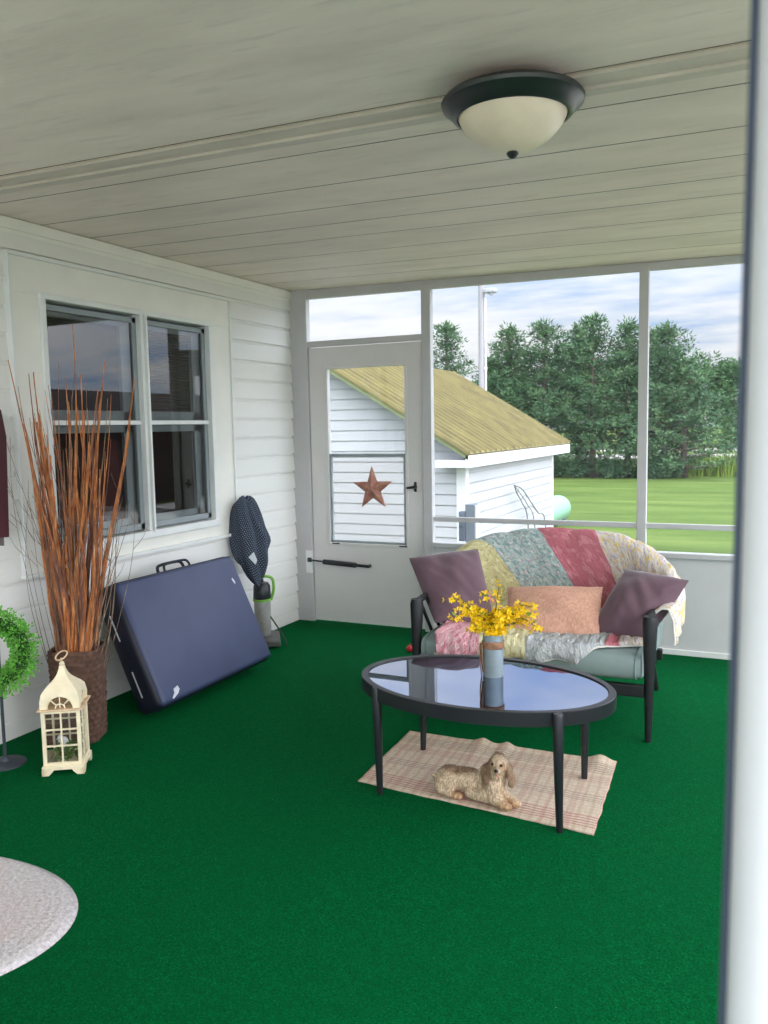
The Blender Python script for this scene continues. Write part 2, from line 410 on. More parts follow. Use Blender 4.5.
for x in (-2.965, -2.42): box(bm, (x, dy0 - 0.012, wz0 - 0.012), (x + 0.06, dy0 - 0.004, wz0 - 0.003))
obj('glazing_clip', bm, M_dark, door, smooth=False)

# right and near screen walls (mostly beyond the frame)
bm = BM(); box(bm, (XR, YN, 0), (XR + 0.09, YF, 0.62)); struct('wall_right', bm, M_knee, smooth=False)
for i, y in enumerate((YN + 0.03, 2.1, 3.75)): post(12 + i, (XR, y - 0.035, 0.62), (XR + 0.08, y + 0.035, 2.39))
bm = BM(); box(bm, (XR - 0.02, YN, 0.612), (XR + 0.09, YF, 0.645)); struct('trim_15', bm, M_post, smooth=False)
bm = BM(); box(bm, (XR, YN, 2.33), (XR + 0.09, YF, 2.39)); struct('trim_16', bm, M_post, smooth=False)
screen(6, [(XR + 0.05, YN, 0.645), (XR + 0.05, YF, 0.645), (XR + 0.05, YF, 2.34), (XR + 0.05, YN, 2.34)], 'screened opening along the right side of the porch')
bm = BM(); box(bm, (0.12, YN - 0.05, 0), (XR, YN + 0.03, 0.62)); box(bm, (XL, YN - 0.05, 0), (-1.05, YN + 0.03, 0.62)); struct('wall_front', bm, M_knee, smooth=False)
post(17, (-1.12, YN - 0.05, 0), (-1.05, YN + 0.03, 2.43))
bm = BM(); prism(bm, [(XL, YN - 0.05, zt(XL)), (XR, YN - 0.05, zt(XR)), (XR, YN - 0.05, 2.33), (XL, YN - 0.05, 2.36)], (0, 0.08, 0)); struct('trim_18', bm, M_post, smooth=False)
# the jamb right beside the camera: dark gasket and rounded white post
jx = -0.0222
bm = BM(); box(bm, (jx + 0.019, YN - 0.03, 0), (0.12, YN + 0.03, 2.40)); tube(bm, [(jx + 0.0235, YN - 0.012, 0), (jx + 0.0235, YN - 0.012, 2.40)], 0.019, 24)
for v_ in bm.verts: v_.co.x += (v_.co.z - 1.05) * 0.0076
M_jamb = mat('white_jamb_paint', rgb(198, 196, 199), 0.35, var=0.03)
struct('trim_19', bm, M_jamb)
bm = BM(); box(bm, (jx, YN - 0.006, 0), (jx + 0.03, YN + 0.012, 2.40), bev=0.002)
for v_ in bm.verts: v_.co.x += (v_.co.z - 1.05) * 0.0076
struct('trim_20', bm, mat('blue_grey_gasket', rgb(62, 70, 88), 0.6), smooth=False)

# ------------------------------------------------------------------ camera
cam = bpy.data.cameras.new('camera'); co = bpy.data.objects.new('camera', cam); C.objects.link(co)
yaw, pit, rol = -0.43845393, 0.10069709, -0.01840674
cy, sy, cp, sp_ = math.cos(yaw), math.sin(yaw), math.cos(pit), math.sin(pit)
fwd = V((sy * cp, cy * cp, -sp_)); right = V((cy, -sy, 0)); up = right.cross(fwd)
c_, s_ = math.cos(rol), math.sin(rol)
r2 = right * c_ + up * s_; u2 = up * c_ - right * s_
co.matrix_world = Matrix(((r2.x, u2.x, -fwd.x, 0), (r2.y, u2.y, -fwd.y, 0), (r2.z, u2.z, -fwd.z, 1.4505131), (0, 0, 0, 1)))
cam.sensor_fit = 'VERTICAL'; cam.sensor_height = 24.0; cam.lens = 835.65 / 1024 * 24.0
cam.clip_start = 0.05; cam.clip_end = 1000
cam.dof.use_dof = True; cam.dof.focus_distance = 4.2; cam.dof.aperture_fstop = cam.lens / 4.5
bpy.context.scene.camera = co

# ------------------------------------------------------------------ sky and sun
w = bpy.data.worlds.new('sky'); bpy.context.scene.world = w; w.use_nodes = True
nt = NT(w.node_tree); nt.n.clear()
out = nt.add('ShaderNodeOutputWorld'); bg = nt.add('ShaderNodeBackground')
d = nt.coord('Generated')
sx = nt.add('ShaderNodeSeparateXYZ', ins={0: d}); zc = nt.math('MAXIMUM', sx.outputs[2], 0.0)
den = nt.math('ADD', zc, 0.10)
px = nt.math('DIVIDE', sx.outputs[0], den); py = nt.math('DIVIDE', sx.outputs[1], den)
pv = nt.add('ShaderNodeCombineXYZ', ins={0: px, 1: py, 2: 0.37}).outputs[0]
n1 = nt.noise(pv, 0.55, 6, 0.55); n2 = nt.noise(nt.scaled(pv, (1.0, 1.8, 1)), 1.7, 5, 0.6)
cl = nt.math('ADD', nt.math('MULTIPLY', n1, 0.6), nt.math('MULTIPLY', n2, 0.4))
col = nt.ramp(cl, [(0.36, rgb(150, 186, 232)), (0.44, rgb(206, 220, 240)), (0.50, rgb(232, 238, 247)), (0.60, rgb(248, 250, 253)), (0.72, rgb(222, 230, 242))])
blue = nt.ramp(nt.noise(nt.scaled(pv, (1, 1, 1)), 0.9, 4, .6), [(0.38, rgb(150, 184, 236)), (0.58, rgb(232, 238, 250))])
fmask = nt.math('MAXIMUM', 0.0, nt.math('MINIMUM', 1.0, nt.math('MULTIPLY_ADD', sx.outputs[1], 2.5, -0.6)))
col = nt.mix(nt.math('MULTIPLY', fmask, nt.ramp(zc, [(0.12, (0, 0, 0, 1)), (0.24, (0.85, 0.85, 0.85, 1)), (0.55, (0.6, 0.6, 0.6, 1)), (0.8, (0.1, 0.1, 0.1, 1))])), col, blue)
boost = nt.math('MULTIPLY_ADD', nt.math('SMOOTH_MAX', nt.math('SUBTRACT', zc, 0.07), 0.0, 0.1), 3.2, 0.97)
# the sky behind and to the right of the porch is brighter: the sun stands there behind thin cloud
sd = V((0.85, -0.12, 0.52)).normalized()
dt_ = nt.add('ShaderNodeVectorMath', operation='DOT_PRODUCT', ins={0: d, 1: sd}).outputs['Value']
glow = nt.math('MULTIPLY', nt.math('POWER', nt.math('MAXIMUM', dt_, 0.0), 2.5), 7.5)
nt.l.new(col, bg.inputs[0]); rear = nt.math('MULTIPLY', nt.math('MAXIMUM', nt.math('MULTIPLY', sx.outputs[1], -1.0), 0.0), 3.2)
nt.l.new(nt.math('ADD', nt.math('ADD', boost, glow), rear), bg.inputs[1]); nt.l.new(bg.outputs[0], out.inputs[0])
sun = bpy.data.lights.new('sun', 'SUN'); sun.energy = 0.5; sun.angle = math.radians(25); sun.color = (1, 0.97, 0.92)
so = bpy.data.objects.new('sun', sun); C.objects.link(so); so.rotation_euler = V((-0.30, 0.42, -0.86)).to_track_quat('-Z', 'Y').to_euler(); so.location = (3, -3, 8)

# ------------------------------------------------------------------ yard
M_lawn, nt, b = new_mat('mown_lawn')
v = nt.coord()
c = nt.ramp(nt.noise(nt.scaled(v, (0.25, 1.4, 1)), 0.8, 4), [(0.3, rgb(68, 84, 34)), (0.5, rgb(82, 100, 46)), (0.72, rgb(108, 120, 62))])
c = nt.mix(nt.ramp(nt.noise(v, 9, 4, 0.7), [(0.4, (0, 0, 0, 1)), (0.75, (0.6, 0.6, 0.6, 1))]), c, rgb(56, 82, 24))
nt.l.new(c, b.inputs['Base Color']); b.inputs['Roughness'].default_value = 0.9; b.inputs['Specular IOR Level'].default_value = 0.1
nt.l.new(nt.bump(nt.noise(v, 30, 3), 0.6, 0.05), b.inputs['Normal'])
bm = BM(); bm.faces.new([bm.verts.new(p) for p in ((-260, -80, GZ), (260, -80, GZ), (260, 420, GZ), (-260, 420, GZ))])
struct('ground', bm, M_lawn, smooth=False, loc=(0, 0, GZ))
# pale slab beside and in front of the porch, added for neutral bounce light
bm = BM(); box(bm, (-3.2, -30, GZ - 0.05), (13.0, 5.0, GZ + 0.02)); box(bm, (2.2, 5.0, GZ - 0.05), (13.0, 42, GZ + 0.02))
struct('bounce_slab', bm, mat('pale_concrete', rgb(186, 182, 174), 0.85, var=0.08, vs=0.8, bump=0.2, bs=20), smooth=False)
# dark garage across the pale slab (it shows in the house window panes)
gar = thing('garage', 'low dark brown garage right of the porch, reflected in the house window panes', 'garage', (17, 24, GZ))
bm = BM(); siding(bm, lambda a, o, z: V((14 - o, a, z)), 6, 44, GZ, 1.7, GZ, 0.2, 0.03); box(bm, (14, 6, GZ), (20, 44, 1.7))
obj('siding', bm, mat('dark_brown_siding', rgb(66, 50, 44), 0.8), gar, smooth=False, keep=True)
bm = BM(); prism(bm, [(13.6, 5.6, 1.62), (17, 5.6, 2.95), (20.4, 5.6, 1.62), (20.4, 5.6, 1.72), (17, 5.6, 3.05), (13.6, 5.6, 1.72)], (0, 38.8, 0))
obj('roof', bm, mat('dark_brown_shingles', rgb(58, 48, 44), 0.9, var=0.2, vs=8, stretch=(8, .6, 8)), gar, smooth=False)
# porch plinth under the floor
bm = BM(); box(bm, (XL - 0.1, YN - 0.6, GZ), (XR + 0.08, YF + 0.08, -0.16)); struct('wall_plinth', bm, M_knee, smooth=False)
M_road = mat('pale_road', rgb(150, 142, 137), 0.85, var=0.06, vs=1)
for y0, y1 in ((61, 70.5), (77.5, 85)):
    bm = BM(); box(bm, (-120, y0, GZ - 0.05), (90, y1, GZ + 0.03)); o = struct('road', bm, M_road, smooth=False, loc=(-10, (y0 + y1) / 2, GZ))

# tall weeds in front of the road
def blades(bm, n, fx, h0, h1, wd=0.05):
    for _ in range(n):
        x, y = fx(); h = random.uniform(h0, h1); a = random.uniform(0, PI); dx, dy = math.cos(a) * wd, math.sin(a) * wd
        tx, ty = random.gauss(0, 0.18) * h, random.gauss(0, 0.18) * h
        bm.faces.new([bm.verts.new(p) for p in ((x - dx, y - dy, GZ), (x + dx, y + dy, GZ), (x + tx, y + ty, GZ + h))])
M_weed = mat('yellow_green_weeds', rgb(112, 134, 52), 0.9, var=0.35, vs=0.6)
bm = BM(); blades(bm, 9000, lambda: (random.uniform(-6.2, 3.0), random.uniform(41.5, 47)), 0.35, 1.0, 0.06)
tag(obj('tall_grass', bm, M_weed, smooth=False, keep=True), 'tall yellow green grass growing at the far edge of the lawn', 'grass', kind='stuff')
M_weed2 = mat('dark_undergrowth', rgb(70, 104, 44), 0.9, var=0.35, vs=0.6)
bm = BM(); blades(bm, 9000, lambda: (random.uniform(-19, -5.5), random.uniform(40.8, 44)), 0.3, 0.9, 0.07)
tag(obj('undergrowth', bm, M_weed2, smooth=False, keep=True), 'dark green undergrowth along the foot of the pines', 'undergrowth', kind='stuff')

def leaf_mat(name, dark, mid, light, sc=1.1):
    m, nt, b = new_mat(name)
    v = nt.coord()
    n = nt.math('ADD', nt.math('MULTIPLY', nt.noise(v, sc, 3), 0.6), nt.math('MULTIPLY', nt.noise(v, sc * 9, 2), 0.4))
    nt.l.new(nt.ramp(n, [(0.32, dark), (0.5, mid), (0.68, light)]), b.inputs['Base Color'])
    b.inputs['Roughness'].default_value = 0.75; b.inputs['Specular IOR Level'].default_value = 0.2
    return m
M_pine = leaf_mat('pine_needles', rgb(38, 64, 46), rgb(62, 90, 62), rgb(98, 124, 80))
M_leaf = leaf_mat('broad_leaves', rgb(44, 72, 48), rgb(62, 92, 58), rgb(90, 116, 68))
M_bark = mat('grey_brown_bark', rgb(78, 68, 60), 0.9, var=0.25, vs=6, bump=0.5, bs=20)

def tuft(bm, c, r, n, size, lift=0.35):
    for _ in range(n):
        th = random.uniform(0, 2 * PI); u = random.uniform(-1, 1); q = math.sqrt(1 - u * u); rr = random.random() ** 0.4
        p = V((c[0] + r[0] * rr * q * math.cos(th), c[1] + r[1] * rr * q * math.sin(th), c[2] + r[2] * rr * u))
        d = V((q * math.cos(th), q * math.sin(th), u * 0.5 + lift)).normalized() * size * random.uniform(0.7, 1.3)
        s = V((random.gauss(0, 1), random.gauss(0, 1), random.gauss(0, 1))).normalized() * size * 0.26
        bm.faces.new([bm.verts.new(x) for x in (p - s, p + s, p + d)])
def pine_meshes(seed, H, low, spread):
    random.seed(seed)
    bm = BM(); z = low; k = 0
    lean = (random.uniform(-.25, .25), random.uniform(-.2, .2))
    tb = BM()
    tube(tb, [(0, 0, 0), (lean[0] * .3, lean[1] * .3, H * .35), (lean[0] * .7, lean[1] * .7, H * .7), (lean[0], lean[1], H * .97)], [0.17, 0.14, 0.09, 0.02], 8)
    while z < H * 0.97:
        f = (z - low) / (H - low)
        L = spread * (0.72 + 0.45 * math.sin(min(1, f * 1.5 + 0.15) * PI)) * (1 - f ** 3.0) + 0.30
        nb = random.choice((4, 5, 6)) if f < 0.8 else 4
        cx, cyy = lean[0] * z / H, lean[1] * z / H
        for j in range(nb):
            if f < 0.85 and random.random() < 0.10: continue
            a = 2 * PI * j / nb + random.uniform(-.5, .5) + k * 1.3; l = L * random.uniform(0.6, 1.25)
            rise = l * (0.10 + 0.35 * f) 
            tube(tb, [(cx, cyy, z - .1), (cx + math.cos(a) * l * .9, cyy + math.sin(a) * l * .9, z + rise * .6)], [0.035, 0.01], 5, cap=False)
            for t in ((0.35, 0.6, 0.82, 1.0) if l > 0.9 else (0.5, 0.95)):
                p = (cx + math.cos(a) * l * t + random.gauss(0, .1), cyy + math.sin(a) * l * t + random.gauss(0, .1), z + rise * t * t + random.gauss(0, .05))
                s = random.uniform(0.30, 0.50)
                tuft(bm, p, (s, s, s * 0.45), 38, 0.17)
        z += random.uniform(0.30, 0.50) * (1 - 0.25 * f); k += 1
    tuft(bm, (lean[0], lean[1], H - 0.15), (0.45, 0.45, 0.35), 90, 0.2, 0.6)
    f = bpy.data.meshes.new('pine_foliage'); bm.to_mesh(f); bm.free(); f.materials.append(M_pine)
    t = bpy.data.meshes.new('pine_trunk'); tb.to_mesh(t); tb.free(); t.materials.append(M_bark); t.shade_smooth()
    return f, t
def put_tree(name, label, cat, group, loc, s, rz, fm, tm):
    r = thing(name, label, cat, loc, group, rz); r.scale = s if isinstance(s, tuple) else (s, s, s)
    for nm, me in (('foliage', fm), ('trunk', tm)):
        o = bpy.data.objects.new(nm, me); C.objects.link(o); o.parent = r
    return r
PM = [pine_meshes(11, 7.6, 1.0, 1.45), pine_meshes(12, 7.6, 1.3, 1.35), pine_meshes(13, 7.6, 0.9, 1.5)]
pines = [(-15.3, 40.5, 1.00, 0, 'pine at the far left, seen between the door post and the light pole'),
         (-12.0, 40.6, 0.97, 1, 'pine rising just right of the tall light pole behind the shed roof'),
         (-10.3, 40.4, 0.97, 2, 'pine above the lower shed roof, second right of the light pole'),
         (-8.95, 42.0, 0.97, 1, 'pine behind and between the two pines over the shed eave corner'),
         (-7.85, 40.2, 0.98, 0, 'pine with the tallest crown, above the eave corner of the shed'),
         (-6.3, 40.6, 0.95, 1, 'pine standing just left of the middle porch post'),
         (-4.7, 40.8, 0.91, 2, 'pine with a flat tufted crown just right of the middle porch post'),
         (-13.9, 43.5, 0.80, 2, 'smaller pine in the gap behind the light pole'),
         (-5.5, 43.6, 0.92, 0, 'pine hidden mostly behind the middle porch post')]
for i, (x, y, s, k, lb) in enumerate(pines):
    put_tree('pine_tree', 'dark green ' + lb, 'tree', 'pines beyond the lawn', (x, y, GZ), (s, s, s), i * 1.7, *PM[k])
# low spreading pine at the right of the row
LM = pine_meshes(21, 4.9, 0.5, 2.4)
put_tree('pine_tree', 'low spreading green pine right of the middle porch post, in front of the road', 'tree', 'pines beyond the lawn', (-3.75, 40.6, GZ), 1.0, 0.4, *LM)

def broad_meshes(seed, H, R):
    random.seed(seed); bm = BM(); tb = BM()
    tube(tb, [(0, 0, 0), (0.1, 0, H * .4), (0, 0.1, H * .8)], [0.22, 0.16, 0.05], 8)
    for _ in range(90):
        th = random.uniform(0, 2 * PI); u = random.uniform(-0.75, 1); q = math.sqrt(max(0, 1 - u * u)); rr = random.uniform(0.55, 1.0)
        c = (R * rr * q * math.cos(th), R * rr * q * math.sin(th), H * 0.56 + H * 0.42 * rr * u)
        tuft(bm, c, (0.85, 0.85, 0.65), 110, 0.30, 0.1)
    for j in range(5):
        a = 2 * PI * j / 5; tube(tb, [(0.08, 0, H * .35), (math.cos(a) * R * .7, math.sin(a) * R * .7, H * .6)], [0.08, 0.02], 5, cap=False)
    f = bpy.data.meshes.new('crown'); bm.to_mesh(f); bm.free(); f.materials.append(M_leaf)
    t = bpy.data.meshes.new('trunk'); tb.to_mesh(t); tb.free(); t.materials.append(M_bark); t.shade_smooth()
    return f, t
BMs = [broad_meshes(31, 8.0, 3.0), broad_meshes(32, 8.0, 3.4)]
far = [(-11.5, 92, 1.25, 'broadleaf tree beyond the road, seen low between the pine trunks'), (-7.0, 92, 1.22, 'rounded broadleaf tree beyond the road, just right of the flat crowned pine'),
       (-3.4, 94, 1.12, 'rounded broadleaf tree beyond the road, highest at the right end'), (0.2, 93, 1.02, 'broadleaf tree beyond the road, next to the white jamb'),
       (-17.5, 94, 1.1, 'broadleaf tree beyond the road, behind the shed eave'), (-24, 95, 1.15, 'broadleaf tree beyond the road, behind the shed ridge'), (-30, 95, 1.2, 'broadleaf tree beyond the road at the far left')]
for i, (x, y, s, lb) in enumerate(far):
    put_tree('broadleaf_tree', 'hazy green ' + lb, 'tree', 'trees beyond the road', (x, y, GZ), s, i * 2.1, *BMs[i % 2])
put_tree('broadleaf_tree', 'light green bushy tree on the near side of the road, beside the white jamb', 'tree', None, (-1.9, 52, GZ), (0.42, 0.42, 0.44), 0.5, *BMs[1])
# trees standing to the right of the porch (they show in the house window panes)
for i, (x, y, s) in enumerate(()):
    put_tree('broadleaf_tree', 'tree right of the porch, seen only reflected dark in the house window', 'tree', 'trees reflected in the house window', (x, y, GZ), s, i * 1.1, *BMs[i % 2])
# bushes under the pines
def bush(seed, R, H):
    random.seed(seed); bm = BM()
    for _ in range(26):
        th = random.uniform(0, 2 * PI); rr = random.random() ** .5
        tuft(bm, (R * rr * math.cos(th), R * .7 * rr * math.sin(th), random.uniform(0.15, H) * (1 - .5 * rr)), (.32, .32, .28), 46, 0.15, 0.3)
    m = bpy.data.meshes.new('bush'); bm.to_mesh(m); bm.free(); m.materials.append(M_pine); return m
bm_ = [bush(41, 0.95, 1.0), bush(42, 1.1, 0.85)]
for i, (x, lb) in enumerate(((-9.3, 'beside the eave corner of the shed'), (-8.2, 'second right of the shed eave corner'), (-7.0, 'third right of the shed eave corner'), (-5.9, 'just left of the middle porch post'), (-4.6, 'just right of the middle porch post'))):
    o = bpy.data.objects.new('bush', bm_[i % 2]); C.objects.link(o); o.location = (x, 40.1 + .2 * (i % 2), GZ); o.rotation_euler = (0, 0, i)
    tag(o, 'dark green bush under the pines, ' + lb, 'bush', 'bushes under the pines')
random.seed(7)

# ------------------------------------------------------------------ shed
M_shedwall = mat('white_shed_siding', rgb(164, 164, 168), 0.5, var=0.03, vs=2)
M_shedtrim = mat('white_shed_trim', rgb(200, 200, 203), 0.5, var=0.03)
M_roof, nt, b = new_mat('mossy_ribbed_roof')
v = nt.coord()
c = nt.ramp(nt.noise(nt.scaled(v, (1, 2.5, 1)), 2.5, 5, 0.65), [(0.3, rgb(84, 74, 42)), (0.5, rgb(106, 96, 52)), (0.7, rgb(126, 114, 66))])
c = nt.mix(nt.ramp(nt.noise(nt.scaled(v, (8, 2, 8)), 4.0, 4, 0.7), [(0.5, (0, 0, 0, 1)), (0.72, (0.7, 0.7, 0.7, 1))]), c, rgb(88, 86, 58))
ysep = nt.add('ShaderNodeSeparateXYZ', ins={0: nt.coord()}).outputs[1]
chan = nt.math('POWER', nt.math('MULTIPLY_ADD', nt.math('SINE', nt.math('MULTIPLY_ADD', ysep, 2 * PI / 0.2, 2.6)), 0.5, 0.5), 3.0)
c = nt.mix(nt.math('MULTIPLY', chan, nt.ramp(nt.noise(nt.scaled(v, (1.2, 5, 1)), 3.0, 4, .7), [(0.3, (0.3, 0.3, 0.3, 1)), (0.7, (0.8, 0.8, 0.8, 1))])), c, rgb(74, 68, 44))
nt.l.new(c, b.inputs['Base Color']); b.inputs['Roughness'].default_value = 0.75
shed = thing('shed', 'small white sided shed with mossy yellow green ribbed roof, outside the screen', 'shed', (-5.1, 11.0, GZ))
sy0, sy1, sx0, sx1, ez, rx, rz = 9.0, 13.1, -6.98, -3.20, 1.16, -5.09, 2.30
slope = (rz - ez) / (sx1 - rx)
bm = BM()
PF = lambda a, o, z: V((a, sy0 - o, z)); PB = lambda a, o, z: V((a, sy1 + o, z))
PR = lambda a, o, z: V((sx1 + o, a, z)); PL = lambda a, o, z: V((sx0 - o, a, z))
zr = lambda z: rx + (rz - max(z, ez)) / slope; zl = lambda z: rx - (rz - max(z, ez)) / slope
for P in (PF, PB):
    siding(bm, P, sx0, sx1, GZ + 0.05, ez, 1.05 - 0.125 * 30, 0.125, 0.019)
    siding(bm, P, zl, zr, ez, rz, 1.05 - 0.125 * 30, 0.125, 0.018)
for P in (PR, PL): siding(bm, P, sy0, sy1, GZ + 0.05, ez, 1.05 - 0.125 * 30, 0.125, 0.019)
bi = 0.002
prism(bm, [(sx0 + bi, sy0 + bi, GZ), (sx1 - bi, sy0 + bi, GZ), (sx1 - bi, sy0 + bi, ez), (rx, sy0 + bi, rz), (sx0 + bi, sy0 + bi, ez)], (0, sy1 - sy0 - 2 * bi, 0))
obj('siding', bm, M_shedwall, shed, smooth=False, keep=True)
bm = BM()
ry0, ry1 = 8.72, 13.75
def roof_side(sgn):
    ex = rx + sgn * (sx1 - rx + 0.14); n = 46
    L = V((ex - rx, 0, -(abs(ex - rx)) * slope)); nrm = V((slope * sgn, 0, 1)).normalized()
    prism(bm, [V((rx, ry0, rz + 0.05)), V((rx, ry0, rz + 0.05)) + L, V((rx, ry0, rz + 0.05)) + L + nrm * 0.02, V((rx, ry0, rz + 0.05)) + nrm * 0.02], (0, ry1 - ry0, 0))
    y = ry0
    while y < ry1 - 0.02:
        a = V((rx, y, rz + 0.07)); prism(bm, [a, a + V((0, 0.045, 0)), a + V((0, 0.034, 0)) + nrm * 0.034, a + V((0, 0.011, 0)) + nrm * 0.034], L)
        y += 0.20
roof_side(1); roof_side(-1)
obj('roof', bm, M_roof, shed, smooth=False)
bm = BM(); ex = sx1 + 0.14; fz = rz + 0.05 - (ex - rx) * slope
box(bm, (ex - 0.03, ry0 + 0.01, fz - 0.135), (ex + 0.005, ry1 - 0.01, fz + 0.0)); box(bm, (sx1, ry0 + 0.03, fz - 0.135), (ex, ry1 - 0.03, fz - 0.12))
box(bm, (sx1 - 0.26, sy0 - 0.255, fz - 0.133), (ex + 0.002, sy0 - 0.0, fz - 0.05))
obj('eave_fascia', bm, M_shedtrim, shed, smooth=False)
bm = BM()
for sg in (1, -1):
    e2 = rx + sg * (ex - rx)
    P = [V((rx, ry0 + 0.01, rz + 0.045)), V((e2, ry0 + 0.01, fz)), V((e2, ry0 + 0.01, fz - 0.05)), V((rx, ry0 + 0.01, rz - 0.005))]
    prism(bm, P, (0, 0.03, 0))
obj('rake_board', bm, mat('mossy_rake_board', rgb(104, 112, 78), 0.7), shed, smooth=False)
bm = BM()
box(bm, (sx1 - 0.09, sy0 - 0.022, GZ), (sx1 + 0.024, sy0 + 0.08, fz - 0.138)); obj('corner_board', bm, M_shedtrim, shed, smooth=False)
bm = BM(); box(bm, (sx1 - 0.02, sy1 - 0.05, GZ), (sx1 + 0.024, sy1 + 0.02, fz - 0.138)); obj('corner_board', bm, M_shedtrim, shed, smooth=False)

# grey meter post with a side box
mp = thing('meter_post', 'grey square post with a small meter box, outside between shed and porch', 'post', (-2.58, 7.5, GZ))
M_gp = mat('grey_post_paint', rgb(104, 112, 122), 0.6, var=0.08)
bm = BM(); box(bm, (-2.65, 7.46, GZ), (-2.555, 7.56, 0.715), bev=0.006); obj('post', bm, M_gp, mp, smooth=False)
bm = BM(); box(bm, (-2.555, 7.47, GZ), (-2.538, 7.55, 0.70), bev=0.003); obj('lit_face_strip', bm, M_shedtrim, mp, smooth=False)  # highlight on the post's right face put in as a white strip
bm = BM(); box(bm, (-2.71, 7.44, 0.36), (-2.65, 7.53, 0.645), bev=0.008); box(bm, (-2.705, 7.432, 0.50), (-2.655, 7.445, 0.63), bev=0.004); obj('meter_box', bm, mat('dark_grey_box', rgb(84, 92, 104), 0.5), mp, smooth=False)
# propane tank: a long mint green tank lying behind the shed, seen end on
tcx_, tcz_, tr_ = -5.15, -0.74, 0.335
tk = thing('propane_tank', 'round mint green gas tank behind the right corner of the shed', 'tank', (tcx_, 20.8, GZ))
bm = BM(); prof = [(tr_ * math.sin(t), 0.20 * (1 - math.cos(t))) for t in [k * PI / 2 / 10 for k in range(11)]] + [(tr_, 2.2)] + [(tr_ * math.cos(t), 2.2 + 0.20 * math.sin(t)) for t in [k * PI / 2 / 10 for k in range(1, 11)]]
prof[0] = (0.0, prof[0][1]); prof[-1] = (0.0, prof[-1][1]); lathe(bm, prof, 36)
bmesh.ops.rotate(bm, verts=bm.verts[:], cent=(0, 0, 0), matrix=Matrix.Rotation(-PI / 2, 3, 'X')); bmesh.ops.translate(bm, verts=bm.verts[:], vec=(tcx_, 19.6, tcz_))
obj('tank_body', bm, mat('mint_green_paint', rgb(128, 170, 146), 0.45, var=0.05), tk)
for y in (20.1, 21.5):
    bm = BM(); box(bm, (tcx_ - 0.28, y - 0.05, GZ), (tcx_ + 0.28, y + 0.05, tcz_ - 0.24)); obj('leg', bm, M_gp, tk, smooth=False)
bm = BM(); lathe(bm, [(0.0, tcz_ + tr_ + 0.12), (0.08, tcz_ + tr_ + 0.10), (0.10, tcz_ + tr_ + 0.04), (0.10, tcz_ + tr_ - 0.03), (0.0, tcz_ + tr_ - 0.03)], 20, (tcx_ + 0.05, 20.6, 0)); obj('valve_cap', bm, mat('mint_cap', rgb(120, 160, 138), 0.45), tk)
# wire trellis leaning beside the shed
tx = -3.05
bm = BM()
top = V((tx, 10.48, 0.68))
A = catmull([top, (tx, 10.62, 0.56), (tx, 10.85, 0.42), (tx, 11.15, 0.12), (tx, 11.3, GZ)], 5); B = catmull([top, (tx, 10.86, 0.60), (tx, 11.26, 0.41), (tx, 11.69, 0.20), (tx, 12.1, 0.02), (tx, 12.3, GZ)], 5)
tube(bm, A, 0.009, 6); tube(bm, B, 0.009, 6)
tube(bm, catmull([top, (tx, 10.7, 0.58), (tx, 11.1, 0.38), (tx, 11.5, 0.06), (tx, 11.7, GZ)], 5), 0.007, 6)
for a, b_ in ((5, 5), (9, 9), (13, 14)): tube(bm, catmull([A[a], (A[a] + B[b_]) / 2 + V((0, 0, .05)), B[b_]], 4), 0.006, 6)
obj_ = obj('trellis', bm, mat('grey_wire', rgb(120, 124, 124), 0.5, metal=0.4))
tag(obj_, 'thin grey wire trellis with a curved pointed top beside the shed wall', 'trellis')
# yard light pole
lp = thing('light_pole', 'tall grey wooden pole with a lamp at its top, behind the shed', 'light pole', (-4.65, 14.0, GZ))
bm = BM(); tube(bm, [(-4.65, 14, GZ), (-4.645, 14, 1.5), (-4.638, 14, 4.6)], [0.07, 0.06, 0.052], 14); obj('pole', bm, mat('weathered_pole_wood', rgb(140, 138, 142), 0.8, var=0.12, vs=4, stretch=(4, 4, .5)), lp)
bm = BM(); tube(bm, [(-4.565, 13.98, GZ), (-4.565, 13.98, 3.62)], 0.016, 8); box(bm, (-4.585, 13.96, 2.42), (-4.545, 14.0, 2.46)); obj('conduit', bm, mat('white_conduit', rgb(226, 228, 232), 0.4), lp)
bm = BM(); tube(bm, [(-4.61, 14, 3.72), (-4.50, 13.97, 3.74)], 0.02, 8); box(bm, (-4.56, 13.88, 3.70), (-4.37, 14.04, 3.775), bev=0.015); lathe(bm, [(0.0, 3.655), (0.035, 3.66), (0.05, 3.70), (0.0, 3.70)], 14, (-4.45, 13.95, 0)); obj('lamp_head', bm, mat('grey_lamp_head', rgb(150, 154, 162), 0.5), lp)

# ================================================================== porch things
# ------------------------------------------------------------------ ceiling light
lx, ly = -0.715, 2.45; lzc = ceil_z(lx)
cl_ = thing('ceiling_light', 'round flush ceiling lamp with dark bronze rim and frosted glass bowl', 'ceiling lamp', (lx, ly, 2.25))
bm = BM(); lathe(bm, [(0.0, lzc - 0.028), (0.09, lzc - 0.028), (0.105, lzc - 0.02), (0.105, lzc + 0.0), (0.0, lzc + 0.0)], 36, (lx, ly, 0)); obj('mounting_plate', bm, mat('pale_wood_plate', rgb(176, 148, 112), 0.6, var=0.15, vs=12, stretch=(1, 6, 1)), cl_)
M_bronze = mat('dark_bronze', rgb(34, 38, 40), 0.35, var=0.15, vs=14, spec=0.6)
bm = BM(); lathe(bm, [(0.10, lzc - 0.026), (0.165, lzc - 0.026), (0.198, lzc - 0.034), (0.206, lzc - 0.044), (0.203, lzc - 0.054), (0.186, lzc - 0.066), (0.172, lzc - 0.084), (0.160, lzc - 0.088), (0.156, lzc - 0.08), (0.10, lzc - 0.04)], 56, (lx, ly, 0), close=True); obj('rim', bm, M_bronze, cl_)
